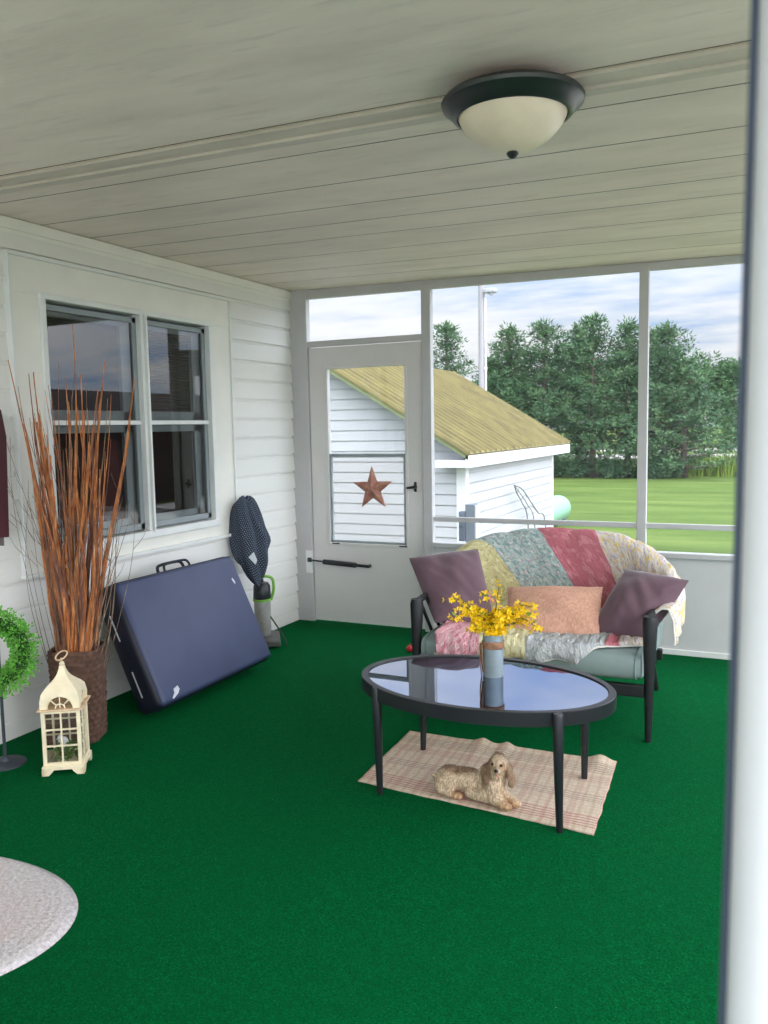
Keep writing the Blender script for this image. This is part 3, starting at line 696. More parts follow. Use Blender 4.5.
bowl_m, nt, b = new_mat('frosted_alabaster_glass')
nt.l.new(nt.ramp(nt.noise(nt.coord(), 9, 5), [(0.3, rgb(226, 208, 184)), (0.7, rgb(240, 224, 202))]), b.inputs['Base Color']); b.inputs['Roughness'].default_value = 0.35; b.inputs['Subsurface Weight'].default_value = 0.3; b.inputs['Subsurface Radius'].default_value = (0.05, 0.05, 0.04)
bm = BM(); lathe(bm, [(0.158 * math.sqrt(max(0.0, 1 - t ** 1.5)), lzc - 0.076 - 0.108 * t) for t in [1 - (1 - k / 16) ** 1.6 for k in range(17)]], 48, (lx, ly, 0)); obj('glass_bowl', bm, bowl_m, cl_)
bm = BM(); lathe(bm, [(0.0, lzc - 0.178), (0.014, lzc - 0.181), (0.018, lzc - 0.188), (0.013, lzc - 0.196), (0.006, lzc - 0.201), (0.0, lzc - 0.203)], 20, (lx, ly, 0)); obj('finial', bm, M_bronze, cl_)

# ------------------------------------------------------------------ rust star on the door
st = None
cx, cz, yy = -2.622, 1.012, dy0 - 0.010
bm = BM(); ctr = bm.verts.new((cx, yy - 0.035, cz)); bk = bm.verts.new((cx, yy, cz)); ring = []
for k in range(10):
    a = PI / 2 + k * PI / 5 + 0.03; r = 0.168 if k % 2 == 0 else 0.066
    ring.append(bm.verts.new((cx + r * math.cos(a), yy - 0.002, cz + r * math.sin(a))))
for k in range(10):
    bm.faces.new((ctr, ring[k], ring[(k + 1) % 10])); bm.faces.new((bk, ring[(k + 1) % 10], ring[k]))
M_star, nt, b = new_mat('rusty_star_metal')
v = nt.coord()
nt.l.new(nt.ramp(nt.noise(v, 14, 5, 0.65), [(0.3, rgb(132, 82, 74)), (0.5, rgb(170, 116, 100)), (0.68, rgb(188, 146, 122)), (0.8, rgb(146, 130, 132))]), b.inputs['Base Color']); b.inputs['Roughness'].default_value = 0.6; b.inputs['Metallic'].default_value = 0.15
tag(obj('barn_star', bm, M_star, smooth=False), 'rusty red five pointed metal star hanging on the storm door glass', 'star decoration')

# ------------------------------------------------------------------ maroon hanging on the house wall
pl = thing('wall_hanging', 'dark maroon board hanging on the siding at the left edge, beside the window', 'wall hanging', (XL + 0.02, 2.75, 0.94))
Mm = mat('dark_maroon_paint', rgb(74, 34, 42), 0.6, var=0.2, vs=5, stretch=(3, 3, .6))
bm = BM(); P = [(XL + 0.045, 2.56, 0.99), (XL + 0.045, 2.755, 0.975), (XL + 0.045, 2.775, 1.44), (XL + 0.045, 2.755, 1.565), (XL + 0.045, 2.56, 1.585)]; prism(bm, P, (0.022, 0, 0)); obj('board', bm, Mm, pl, smooth=False, bevel=0.004)
bm = BM(); P = [(XL + 0.022, 2.58, 0.955), (XL + 0.022, 2.745, 0.935), (XL + 0.022, 2.755, 1.40), (XL + 0.022, 2.58, 1.42)]; prism(bm, P, (0.02, 0, 0)); obj('back_board', bm, mat('grey_brown_board', rgb(112, 100, 98), 0.7, var=0.15), pl, smooth=False, bevel=0.003)

# ------------------------------------------------------------------ coffee table
tcx, tcy, trot = -1.032, 3.10, -0.048
tb = thing('coffee_table', 'black oval coffee table with reflecting glass top and four tapered legs', 'table', (tcx, tcy, 0), None, trot)
TA, TB, TZ = 0.520, 0.350, 0.442
def ell(a, b_, n=72): return [(a * math.cos(2 * PI * k / n), b_ * math.sin(2 * PI * k / n)) for k in range(n)]
bm = BM()
prof = [(0.0, TZ - 0.052), (0.0, TZ - 0.003), (-0.003, TZ), (-0.027, TZ), (-0.030, TZ - 0.004), (-0.030, TZ - 0.052)]
grid_ = [[bm.verts.new(((TA + o) * math.cos(2*PI*k/88), (TB + o) * math.sin(2*PI*k/88), z)) for k in range(88)] for o, z in prof]
for i in range(len(prof)):
    a, b2 = grid_[i], grid_[(i + 1) % len(prof)]
    for k in range(88): bm.faces.new((a[k], a[(k+1) % 88], b2[(k+1) % 88], b2[k]))
M_tblack = mat('charcoal_table_metal', rgb(26, 28, 32), 0.42, var=0.15, vs=10, spec=0.5)
obj('rim', bm, M_tblack, tb, local=True)
M_top, nt, b = new_mat('dark_reflecting_glass'); b.inputs['Base Color'].default_value = rgb(22, 26, 38); b.inputs['Roughness'].default_value = 0.015; b.inputs['IOR'].default_value = 2.3; b.inputs['Metallic'].default_value = 1.0
nt.l.new(nt.ramp(nt.noise(nt.coord(), 2.0, 2), [(0.3, rgb(124, 132, 152)), (0.7, rgb(134, 143, 164))]), b.inputs['Base Color'])
bm = BM(); e1 = ell(TA - 0.029, TB - 0.029, 88); prism(bm, [(x, y, TZ - 0.014) for x, y in e1], (0, 0, 0.009)); obj('glass_top', bm, M_top, tb, smooth=False, local=True)
for sx_, sy_ in ((1, -1), (-1, -1), (-1, 1), (1, 1)):
    bm = BM(); x, y = 0.362 * sx_ - 0.016 * sy_, 0.247 * sy_
    tube(bm, [(x * 1.005, y * 0.96, 0.0), (x * 1.005, y * 0.96, 0.012), (x * 1.0, y * 1.0, 0.25), (x * 1.0, y * 1.02, TZ - 0.01), (x, y * 1.02, TZ - 0.001)], [0.0115, 0.0125, 0.0175, 0.0205, 0.0165], 20); obj('leg', bm, M_tblack, tb, local=True)

# ------------------------------------------------------------------ vase and yellow blossom sprays
vx, vy = -1.018, 3.19; vz = TZ - 0.005
va = thing('vase', 'grey blue cylinder vase with a brown burlap band on the coffee table', 'vase', (vx, vy, vz))
M_vase = mat('blue_grey_zinc', rgb(158, 172, 176), 0.35, metal=0.35, var=0.08, vs=10, stretch=(1, 1, 3))
bm = BM(); lathe(bm, [(0.0, 0.0), (0.039, 0.0), (0.041, 0.004), (0.0415, 0.172), (0.043, 0.176), (0.039, 0.176), (0.038, 0.02), (0.0, 0.02)], 36, (vx, vy, vz)); obj('body', bm, M_vase, va)
M_burlap = mat('brown_burlap', rgb(146, 108, 84), 0.95, var=0.3, vs=60, bump=0.5, bs=200)
bm = BM(); lathe(bm, [(0.0425, 0.118), (0.0455, 0.120), (0.0455, 0.142), (0.0450, 0.146), (0.0425, 0.147)], 36, (vx, vy, vz))
for v_ in bm.verts: v_.co.z += random.uniform(-.002, .002)
band_ = obj('burlap_band', bm, M_burlap, va)
bm = BM()
for k, (ang, L) in enumerate(((math.radians(205), 0.135), (math.radians(222), 0.12))):
    d0 = V((math.cos(ang), math.sin(ang), 0)); s0 = V((-d0.y, d0.x, 0))
    rows = []
    for i in range(9):
        t = i / 8; p = V((vx, vy, vz + 0.138)) + d0 * (0.046 + 0.006 * math.sin(t * 3 + k)) + V((0, 0, -L * t * 0.98)); w_ = 0.011 + 0.003 * math.sin(5 * t + k)
        rows.append((bm.verts.new(p - s0 * w_), bm.verts.new(p + s0 * w_)))
    for a, b2 in zip(rows, rows[1:]): bm.faces.new((a[0], a[1], b2[1], b2[0]))
obj('burlap_tail', bm, M_burlap, band_, solid=0.002)
M_petal = mat('yellow_petals', rgb(253, 204, 18), 0.6, var=0.16, vs=40)
M_stem = mat('brown_green_stem', rgb(112, 104, 54), 0.8, var=0.2)
M_sleaf = mat('fresh_green_leaf', rgb(120, 150, 60), 0.6, var=0.2)
def blossom(bm, p, d, s):
    d = d.normalized(); a = d.orthogonal().normalized(); b2 = d.cross(a); ph_ = random.uniform(0, PI)
    c0 = bm.verts.new(p - d * s * 0.3)
    for k in range(4):
        t = ph_ + k * PI / 2; r = a * math.cos(t) + b2 * math.sin(t); q = d.cross(r)
        e = [bm.verts.new(p + r * s * 0.5 + q * s * 0.33 + d * s * 0.15), bm.verts.new(p + r * s * 1.05 + d * s * (0.35 + random.uniform(-.2, .2))), bm.verts.new(p + r * s * 0.5 - q * s * 0.33 + d * s * 0.15)]
        bm.faces.new((c0, e[0], e[1], e[2]))
R_ = (V((0.906, 0.423, 0))); B_ = V((-0.423, 0.906, 0))
def spray(tip, label, n, s0=0.0135):
    """tip = (right, back, up) metres from the vase mouth"""
    base = V((vx, vy, vz + 0.03)) + V((random.uniform(-.012, .012), random.uniform(-.012, .012), 0))
    m0 = V((vx, vy, vz + 0.18)) + R_ * (tip[0] * 0.12) + B_ * (tip[1] * 0.12)
    m0 = V((vx, vy, vz + 0.176)) + (m0 - V((vx, vy, vz + 0.176))).normalized() * min(0.03, (m0 - V((vx, vy, vz + 0.176))).length)
    te = V((vx, vy, vz + 0.176)) + R_ * tip[0] + B_ * tip[1] + V((0, 0, tip[2]))
    mid = (m0 + te) / 2 + V((0, 0, 0.25 * abs(tip[0]) + 0.01))
    pts = catmull([base, m0, mid, te], 8)
    t = thing('blossom_spray', label, 'flower spray', base, 'yellow blossom sprays in the vase')
    bm = BM(); tube(bm, pts, [0.0022] * (len(pts) - 4) + [0.0018, 0.0015, 0.0012, 0.001], 6); obj('stem', bm, M_stem, t)
    bm = BM()
    for k in range(n):
        u = 10 + (len(pts) - 11) * (k + random.random()) / n; i = int(u); p = pts[i].lerp(pts[min(i + 1, len(pts) - 1)], u - i)
        off = V((random.gauss(0, 1), random.gauss(0, 1), random.gauss(0, 1) + .3)).normalized()
        blossom(bm, p + off * random.uniform(0.006, 0.028), off, s0 * random.uniform(0.8, 1.3))
    blossom(bm, te, (te - mid), s0 * 1.1)
    obj('blossoms', bm, M_petal, t, smooth=False, keep=True)
    bm = BM()
    for k in range(4):
        p = pts[9 + int((len(pts) - 10) * random.random())]; d = V((random.gauss(0, 1), random.gauss(0, 1), random.random())).normalized() * 0.03; s_ = d.orthogonal().normalized() * 0.006
        bm.faces.new([bm.verts.new(q) for q in (p, p + d * .5 + s_, p + d, p + d * .5 - s_)])
    obj('leaves', bm, M_sleaf, t, smooth=False, keep=True)
spray((-0.20, -0.02, 0.145), 'yellow blossom spray arching farthest left from the vase', 16)
spray((0.165, 0.0, 0.105), 'yellow blossom spray reaching farthest right from the vase', 18)
spray((0.03, 0.03, 0.19), 'tallest yellow blossom spray standing up right of the vase centre', 10)
spray((-0.035, 0.03, 0.165), 'second tallest yellow blossom spray with a single upright tip', 10)
for k in range(21):
    a = 2 * PI * k / 21; r = random.uniform(0.05, 0.185)
    spray((r * 1.05 * math.cos(a), r * 0.8 * math.sin(a) - 0.02, random.uniform(0.035, 0.13) - 0.02 * abs(math.cos(a))), 'short yellow blossom spray in the dense bunch over the vase mouth', 26)

for k in range(9):
    a = PI + PI * (k + .5) / 9; r = random.uniform(0.05, 0.10)
    spray((r * math.cos(a), r * math.sin(a) * 0.8, random.uniform(0.0, 0.035)), 'short yellow blossom spray drooping over the front of the vase rim', 16)
# ------------------------------------------------------------------ woven rug under the table
RC = [V((-1.522, 2.946, 0)), V((-0.546, 2.863, 0)), V((-0.581, 3.547, 0)), V((-1.548, 3.548, 0))]     # near left, near right, far right, far left
NU, NV = 110, 70
bm = BM(); uvl = bm.loops.layers.uv.new('UVMap')
def rugp(u, v):
    p = RC[0].lerp(RC[1], u).lerp(RC[3].lerp(RC[2], u), v)
    e = 0.005 * mnoise.noise(V((u * 14, v * 9, 3))) ; ed = min(u, 1 - u, v, 1 - v)
    p = p + V((e, e, 0))
    hump = 0.018 * math.exp(-((u - 0.38) / 0.035) ** 2) * max(0, (v - 0.72) / 0.28) + 0.016 * math.exp(-((u - 0.50) / 0.03) ** 2) * max(0, (v - 0.75) / 0.25) + 0.02 * math.exp(-((u - 0.93) / 0.04) ** 2) * max(0, (v - 0.8) / 0.2)
    p.z = 0.007 + hump + 0.0012 * mnoise.noise(V((u * 6, v * 6, 0)))
    return p
g = [[bm.verts.new(rugp(i / NU, j / NV)) for j in range(NV + 1)] for i in range(NU + 1)]
for i in range(NU):
    for j in range(NV):
        f = bm.faces.new((g[i][j], g[i+1][j], g[i+1][j+1], g[i][j+1]))
        for lp_, (a, b2) in zip(f.loops, ((i, j), (i+1, j), (i+1, j+1), (i, j+1))): lp_[uvl].uv = (a / NU, b2 / NV)
M_rug, nt, b = new_mat('plaid_rag_weave')
uv = nt.coord('UV'); sx = nt.add('ShaderNodeSeparateXYZ', ins={0: uv}); U, W = sx.outputs[0], sx.outputs[1]
base_ = nt.ramp(nt.noise(nt.scaled(uv, (160, 20, 1)), 1, 2), [(0.3, rgb(222, 202, 178)), (0.7, rgb(244, 230, 208))])
def bands(x, freq, lo, hi): 
    s_ = nt.math('FRACT', nt.math('MULTIPLY', x, freq)); return nt.math('MULTIPLY', nt.math('GREATER_THAN', s_, lo), nt.math('LESS_THAN', s_, hi))
jit = nt.math('MULTIPLY', nt.noise(nt.scaled(uv, (30, 4, 1)), 1, 2), 0.012)
W = nt.math('ADD', W, jit); U = nt.math('ADD', U, nt.math('MULTIPLY', nt.noise(nt.scaled(uv, (4, 30, 1)), 1, 2), 0.006))
c = nt.mix(nt.math('MULTIPLY', bands(U, 24.0, 0.0, 0.30), 0.38), base_, rgb(196, 168, 132))
c = nt.mix(nt.math('MULTIPLY', bands(U, 9.5, 0.45, 0.60), 0.35), c, rgb(214, 150, 144))
c = nt.mix(nt.math('MULTIPLY', bands(W, 26.0, 0.0, 0.25), 0.30), c, rgb(190, 160, 140))
for lo_, hi_, fr_, cc, am in ((0.05, 0.20, 34.0, rgb(190, 84, 98), 0.62), (0.36, 0.46, 38.0, rgb(150, 112, 120), 0.5), (0.62, 0.74, 38.0, rgb(190, 110, 118), 0.45), (0.78, 0.92, 40.0, rgb(104, 84, 88), 0.5)):
    inside = nt.math('MULTIPLY', nt.math('GREATER_THAN', W, lo_), nt.math('LESS_THAN', W, hi_))
    c = nt.mix(nt.math('MULTIPLY', nt.math('MULTIPLY', inside, bands(W, fr_, 0.1, 0.48)), am), c, cc)
wv = nt.math('MULTIPLY', nt.math('SINE', nt.math('MULTIPLY', U, 620.0)), nt.math('SINE', nt.math('MULTIPLY', W, 400.0)))
c = nt.mix(nt.math('MULTIPLY_ADD', wv, 0.18, 0.18), c, rgb(160, 128, 108))
nt.l.new(c, b.inputs['Base Color']); b.inputs['Roughness'].default_value = 0.95; b.inputs['Specular IOR Level'].default_value = 0.1
nt.l.new(nt.bump(wv, 0.6, 0.003), b.inputs['Normal'])
rug = obj('woven_rug', bm, M_rug, solid=0.006); tag(rug, 'beige and pink plaid woven rug lying under the coffee table', 'rug')
# oval white mat
ocx, ocy, oth, oa, ob = -2.54, 1.42, 0.4, 0.75, 0.45
bm = BM(); nr = 20; rows = []
for i in range(nr + 1):
    r = i / nr; rows.append([bm.verts.new((ocx + oa * r * math.cos(t) * math.cos(oth) - ob * r * math.sin(t) * math.sin(oth), ocy + oa * r * math.cos(t) * math.sin(oth) + ob * r * math.sin(t) * math.cos(oth), (0.014 + 0.002 * math.sin(i * PI)) * (1 if i < nr else 0.1) )) for t in [2 * PI * k / 96 for k in range(96)]] if i else [bm.verts.new((ocx, ocy, 0.014))])
for k in range(96): bm.faces.new((rows[0][0], rows[1][k], rows[1][(k+1) % 96]))
for a, b2 in zip(rows[1:], rows[2:]):
    for k in range(96): bm.faces.new((a[k], b2[k], b2[(k+1) % 96], a[(k+1) % 96]))
M_oval, nt, b = new_mat('pale_braided_mat')
v = nt.add('ShaderNodeMapping', ins={'Vector': nt.coord(), 'Rotation': (0, 0, -oth)}).outputs[0]; v2 = nt.scaled(v, (1 / oa, 1 / ob, 0)); r = nt.add('ShaderNodeVectorMath', operation='LENGTH', ins={0: v2}).outputs['Value']
ringw = nt.math('SINE', nt.math('MULTIPLY', r, 150.0)); nn = nt.noise(v, 85, 3, 0.75)
c = nt.ramp(nn, [(0.3, rgb(176, 166, 168)), (0.5, rgb(206, 198, 200)), (0.72, rgb(236, 230, 230))])
c = nt.mix(nt.ramp(nt.noise(v, 3.0, 3), [(0.45, (0, 0, 0, 1)), (0.7, (0.35, 0.35, 0.35, 1))]), c, rgb(214, 184, 180))
nt.l.new(c, b.inputs['Base Color']); b.inputs['Roughness'].default_value = 0.95
nt.l.new(nt.bump(nt.math('MULTIPLY_ADD', ringw, 0.12, nn), 0.8, 0.008), b.inputs['Normal'])
tag(obj('oval_rug', bm, M_oval, solid=0.008), 'pale grey white braided oval rug on the green carpet, bottom left', 'rug')

# red ball on the floor behind the table, small scrap of paper
bm = BM(); ellipsoid(bm, (-2.112, 4.86, 0.022), (0.024, 0.024, 0.022), 16, 12); tube(bm, [(-2.112, 4.86, 0.042), (-2.106, 4.855, 0.055)], 0.004, 8)
tag(obj('red_ball', bm, mat('red_plastic', rgb(206, 40, 50), 0.4)), 'tiny red ball on the carpet in front of the storm door', 'ball')

# ------------------------------------------------------------------ lantern
la_c = V((-2.765, 2.595, 0)); la_r = math.radians(33.5)
M_cream = mat('antique_cream_paint', rgb(236, 222, 190), 0.5, var=0.1, vs=14, bump=0.1, bs=40)
M_worn = mat('worn_cream_edge', rgb(214, 184, 150), 0.6, var=0.2, vs=30)
lan = thing('lantern', 'cream garden lantern with a domed top and window grids, in front of the basket', 'lantern', la_c, None, la_r)
def rot4(k): return Matrix.Rotation(k * PI / 2, 4, 'Z')
H1 = 0.280                                                     # shelf height
bm = BM(); hw = 0.087
box(bm, (-hw, -hw, 0.022), (hw, hw, 0.040), bev=0.004)
for k in range(4):
    for sx_ in (-1, 1):
        prism(bm, [rot4(k) @ V(p) for p in ((sx_ * hw, -hw, 0.024), (sx_ * hw, -hw, 0.0), (sx_ * (hw - 0.028), -hw, 0.0), (sx_ * (hw - 0.044), -hw, 0.015), (sx_ * (hw - 0.05), -hw, 0.024))], rot4(k) @ V((0, 0.012, 0)))
obj('base', bm, M_cream, lan, smooth=False, local=True)
bw = 0.072
bm = BM()
for sx_ in (-1, 1):
    for sy_ in (-1, 1): box(bm, (sx_ * bw - 0.008, sy_ * bw - 0.008, 0.04), (sx_ * bw + 0.008, sy_ * bw + 0.008, H1), bev=0.002)
for k in range(4):
    box(bm, (-bw, -bw - 0.006, 0.04), (bw, -bw + 0.006, 0.054), rot4(k)); box(bm, (-bw, -bw - 0.006, H1 - 0.012), (bw, -bw + 0.006, H1), rot4(k))
obj('frame', bm, M_cream, lan, smooth=False, local=True)
for k in range(4):
    bm = BM()
    box(bm, (-0.0035, -bw - 0.004, 0.05), (0.0035, -bw + 0.002, H1 - 0.008), rot4(k))
    for z in (0.054 + 0.0713, 0.054 + 0.1427): box(bm, (-bw, -bw - 0.0036, z - 0.0035), (bw, -bw + 0.0016, z + 0.0035), rot4(k))
    wg_ = obj('window_grid', bm, M_cream, lan, smooth=False, local=True)
    bm = BM(); bm.faces.new([bm.verts.new(rot4(k) @ V(p)) for p in ((-bw, -bw + 0.004, 0.05), (bw, -bw + 0.004, 0.05), (bw, -bw + 0.004, H1 - 0.01), (-bw, -bw + 0.004, H1 - 0.01))])
    obj('pane', bm, M_pane, wg_, smooth=False, local=True, keep=True)
bm = BM(); box(bm, (-0.093, -0.093, H1), (0.093, 0.093, H1 + 0.009), bev=0.003); obj('shelf_rim', bm, M_worn, lan, smooth=False, local=True)
# ogee dome, square in plan, with an arched light in each face
z0 = H1 + 0.009
ogee = [(0.081, 0.0), (0.082, 0.026), (0.080, 0.048), (0.074, 0.066), (0.062, 0.082), (0.047, 0.097), (0.034, 0.110), (0.024, 0.124), (0.017, 0.138), (0.0125, 0.152), (0.010, 0.162)]
AR = 0.055
def half_w(z):
    for (a, b_), (c2, d2) in zip(ogee, ogee[1:]):
        if z <= d2: return a + (c2 - a) * (z - b_) / (d2 - b_)
    return ogee[-1][0]
bm = BM()
for k in range(4):
    R4 = rot4(k)
    # upper part above the arch
    n = 20
    def P(u, z): w_ = half_w(z); return R4 @ V((u * w_, -w_, z0 + z))
    arch = [(AR * math.cos(PI - PI * i / n), AR * math.sin(PI - PI * i / n)) for i in range(n + 1)]
    zt_ = 0.060
    low = [bm.verts.new(P(x / half_w(z), z)) for x, z in arch]
    topv = [bm.verts.new(P(-1 + 2 * i / n, zt_)) for i in range(n + 1)]
    for i in range(n): bm.faces.new((low[i], low[i + 1], topv[i + 1], topv[i]))
    # side strips between arch springing and corner
    for sg, lv, tv in ((-1, low[0], topv[0]), (1, low[-1], topv[-1])):
        c0 = bm.verts.new(P(sg, 0)); c1 = bm.verts.new(P(sg, 0.03)); bm.faces.new((lv, tv, c1, c0))
    prev = topv
    for z in [0.066, 0.074, 0.082, 0.097, 0.110, 0.124, 0.138, 0.152, 0.162]:
        row = [bm.verts.new(P(-1 + 2 * i / n, z)) for i in range(n + 1)]
        for i in range(n): bm.faces.new((prev[i], prev[i + 1], row[i + 1], row[i]))
        prev = row
    # reveal of the arch
    inn = [bm.verts.new(R4 @ V((x, -0.064, z0 + z))) for x, z in arch]
    for i in range(n): bm.faces.new((low[i], low[i + 1], inn[i + 1], inn[i]))
bmesh.ops.remove_doubles(bm, verts=bm.verts[:], dist=2e-4)
box(bm, (-0.011, -0.011, z0 + 0.160), (0.011, 0.011, z0 + 0.166)); lathe(bm, [(0.0, z0 + 0.164), (0.009, z0 + 0.166), (0.012, z0 + 0.174), (0.008, z0 + 0.183), (0.0, z0 + 0.186)], 16)
dome_ = obj('dome', bm, M_cream, lan, smooth=False, local=True)
for k in range(4):
    bm = BM(); R4 = rot4(k)
    for a in (PI / 4, PI / 2, 3 * PI / 4): tube(bm, [R4 @ V((0.02 * math.cos(a), -0.074, z0 + 0.02 * math.sin(a))), R4 @ V((AR * math.cos(a), -0.074, z0 + AR * math.sin(a)))], 0.0028, 6)
    for r in (0.02, AR - 0.002): tube(bm, [R4 @ V((r * math.cos(PI * i / 14), -0.074, z0 + r * math.sin(PI * i / 14))) for i in range(15)], 0.003, 6)
    tube(bm, [R4 @ V((0, -0.074, z0 + 0.002)), R4 @ V((0, -0.074, z0 + 0.02))], 0.0028, 6)
    obj('arch_grid', bm, M_cream, dome_, local=True)
bm = BM(); tube(bm, [(0.024 * math.cos(2 * PI * i / 28), 0.024 * math.sin(2 * PI * i / 28) * 0.8, z0 + 0.210 + 0.016 * math.sin(2 * PI * i / 28 + 0.5)) for i in range(29)], 0.0035, 8); tube(bm, [(0, 0, z0 + 0.182), (0.0, -0.006, z0 + 0.200)], 0.004, 8)
obj('hanging_ring', bm, M_worn, lan, local=True)
# what stands inside
random.seed(5)
gi = thing('artificial_greenery', 'small sprig of green leaves standing inside the cream lantern', 'plant', la_c + V((0.01, -0.005, 0.041)))
bm = BM(); tufts = []
for k in range(230):
    a = random.uniform(0, 2 * PI); r = 0.052 * random.random() ** .5; p = V((r * math.cos(a), r * math.sin(a), random.uniform(0.005, 0.075) * (1 - r * 6 * .5))); d = V((random.gauss(0, 1), random.gauss(0, 1), random.random() + .3)).normalized() * 0.018; s_ = d.orthogonal().normalized() * 0.005
    bm.faces.new([bm.verts.new(la_c + V((0.01, -0.005, 0.041)) + q) for q in (p, p + d * .5 + s_, p + d, p + d * .5 - s_)])
obj('leaves', bm, mat('dusty_green_leaves', rgb(104, 130, 70), 0.7, var=0.3, vs=60), gi, smooth=False, keep=True)
bm = BM()
for k in range(9):
    a = 2 * PI * k / 9; tube(bm, [la_c + V((0.01, -0.005, 0.041)), la_c + V((0.01 + 0.03 * math.cos(a), -0.005 + 0.03 * math.sin(a), 0.095))], 0.0015, 5)
obj('stems', bm, M_stem, gi)
db = la_c + V((-0.022, 0.004, 0.085))
bm = BM(); ellipsoid(bm, db + V((0, 0, 0.022)), (0.019, 0.024, 0.030), 16, 12, Matrix.Rotation(0.5, 4, 'X')); ellipsoid(bm, db + V((0.004, -0.02, 0.052)), (0.011, 0.012, 0.012), 14, 10); tube(bm, [db + V((0.004, -0.03, 0.052)), db + V((0.005, -0.042, 0.050))], [0.004, 0.001], 8)
tube(bm, [db + V((0, 0.012, 0.01)), db + V((0, 0.035, -0.022))], [0.014, 0.006], 10)
for sg in (-1, 1): tube(bm, [db + V((sg * 0.004, 0, 0.0)), db + V((sg * 0.004, 0, -0.044))], 0.0035, 6)
tag(obj('bird_figurine', bm, mat('white_glaze', rgb(232, 232, 228), 0.4)), 'small white bird figurine inside the cream lantern', 'figurine')

# ------------------------------------------------------------------ wicker basket
bk_c = V((-2.985, 2.90, 0)); bk_r = math.radians(28)
bas = thing('wicker_basket', 'tall dark brown woven basket against the white siding, holding dried branches', 'basket', bk_c, None, bk_r)
M_wick = mat('dark_brown_wicker', rgb(92, 66, 54), 0.75, var=0.35, vs=30, bump=0.3, bs=150)
BH = 0.44
def sq(t, r, e=0.42):
    c, s = math.cos(t), math.sin(t); return V((math.copysign(abs(c) ** e, c) * r, math.copysign(abs(s) ** e, s) * r, 0))
rad = lambda z: 0.094 + 0.014 * z / BH
bm = BM(); n = 96; rows = 34
def wv_(i, j):
    z = BH * j / rows; t = 2 * PI * i / n
    return sq(t, rad(z) + 0.0035 * math.sin(i * PI / 4 + PI * (j // 2)) + 0.003 * (j % 2)) + V((0, 0, z))
grid(bm, wv_, n, rows + 1, closed_u=True)
obj('woven_wall', bm, M_wick, bas, local=True, smooth=False, solid=0.007)
bm = BM()
for k in range(3): tube(bm, [sq(2 * PI * i / 64, rad(BH) + 0.002) + V((0, 0, BH - 0.006 + 0.003 * math.sin(i * 1.4 + k * 2.1))) for i in range(65)], 0.006, 6)
obj('rim', bm, M_wick, bas, local=True)
bm = BM(); bm.faces.new([bm.verts.new(sq(2 * PI * i / 64, rad(0) - 0.005) + V((0, 0, 0.006))) for i in range(64)]); obj('bottom', bm, M_wick, bas, local=True, smooth=False, solid=0.005)

# ------------------------------------------------------------------ dried branches, each one a thing
def branch_mat(name, c1, c2, c3):
    m, nt, b = new_mat(name); v = nt.coord()
    nt.l.new(nt.ramp(nt.noise(nt.scaled(v, (30, 30, 9)), 1.5, 4, .65), [(0.3, c1), (0.52, c2), (0.72, c3)]), b.inputs['Base Color']); b.inputs['Roughness'].default_value = 0.7; return m
M_or = branch_mat('orange_brown_bark', rgb(130, 72, 38), rgb(190, 116, 64), rgb(220, 160, 106))
M_rd = branch_mat('red_brown_bark', rgb(92, 54, 42), rgb(134, 84, 64), rgb(172, 122, 96))
M_gy = branch_mat('grey_brown_twig', rgb(88, 68, 56), rgb(128, 104, 86), rgb(172, 150, 128))
random.seed(19)
def stalk(tip, base, r, m, label, strands=1, wob=0.012, name='dried_branch', bow=0.0, side=()):
    """one branch from the basket to its tip; a thick one is several strands twisted round each other"""
    base, tip = V(base), V(tip); bm = BM(); N_ = 30
    d = (tip - base); ln = d.length; dn = d.normalized(); a = dn.orthogonal().normalized(); b2 = dn.cross(a)
    axis = []; p1, p2 = random.uniform(0, 6), random.uniform(0, 6)
    bd = V((random.gauss(0, 1), random.gauss(0, 1), 0)) * 0.5
    for i in range(N_ + 1):
        t = i / N_
        axis.append(base + d * t + a * wob * math.sin(7 * t + p1) * t + b2 * wob * math.sin(9 * t + p2) * t + bd * bow * math.sin(PI * t))
    for s in range(strands):
        ph_ = 2 * PI * s / strands; e = 1.0 if s == 0 else random.uniform(0.78, 1.0); pts, rr = [], []
        for i in range(int(N_ * e) + 1):
            t = i / N_; tw = ph_ + 9 * t + p1 + 0.8 * math.sin(13 * t + s)
            sp_r = 0 if strands == 1 else r * 1.25 * (1 - 0.75 * t)
            pts.append(axis[i] + (a * math.cos(tw) + b2 * math.sin(tw)) * sp_r); rr.append(max(0.0009, r * (0.72 * (1 - 0.62 * t) if strands > 1 else 1 - 0.78 * t)))
        tube(bm, pts, rr, 6)
    for t, sd, L in side:
        i = int(t * N_); p = axis[i]; e = p + (R_ * sd + V((0, 0, 1))).normalized() * L
        tube(bm, catmull([p, p.lerp(e, .5) + R_ * sd * L * .12, e], 5), [r * .5] * 6 + [r * .35] * 4 + [0.001], 5)
    o = obj(name, bm, m); return tag(o, label, 'branch', 'dried branches in the brown basket')
def bp(k=1.0): 
    t = random.uniform(0, 2 * PI); r = 0.07 * random.random() ** .5 * k; return V((bk_c.x + r * math.cos(t), bk_c.y + r * math.sin(t), random.uniform(0.02, 0.06)))
def tp(right, z, back=0.0): return V((bk_c.x, bk_c.y, 0)) + R_ * right + B_ * back + V((0, 0, z))
T = 'dried branch in the brown basket'
stalk(tp(-0.24, 1.79, 0.02), bp(.6), 0.0085, M_or, 'leftmost thick twisted orange ' + T, 4, 0.02)
stalk(tp(0.035, 1.95, 0.05), bp(.6), 0.0075, M_or, 'tallest thick twisted orange ' + T, 4, 0.02)
stalk(tp(0.315, 1.70, 0.06), bp(.6), 0.0085, M_or, 'rightmost thick twisted orange ' + T, 4, 0.018)
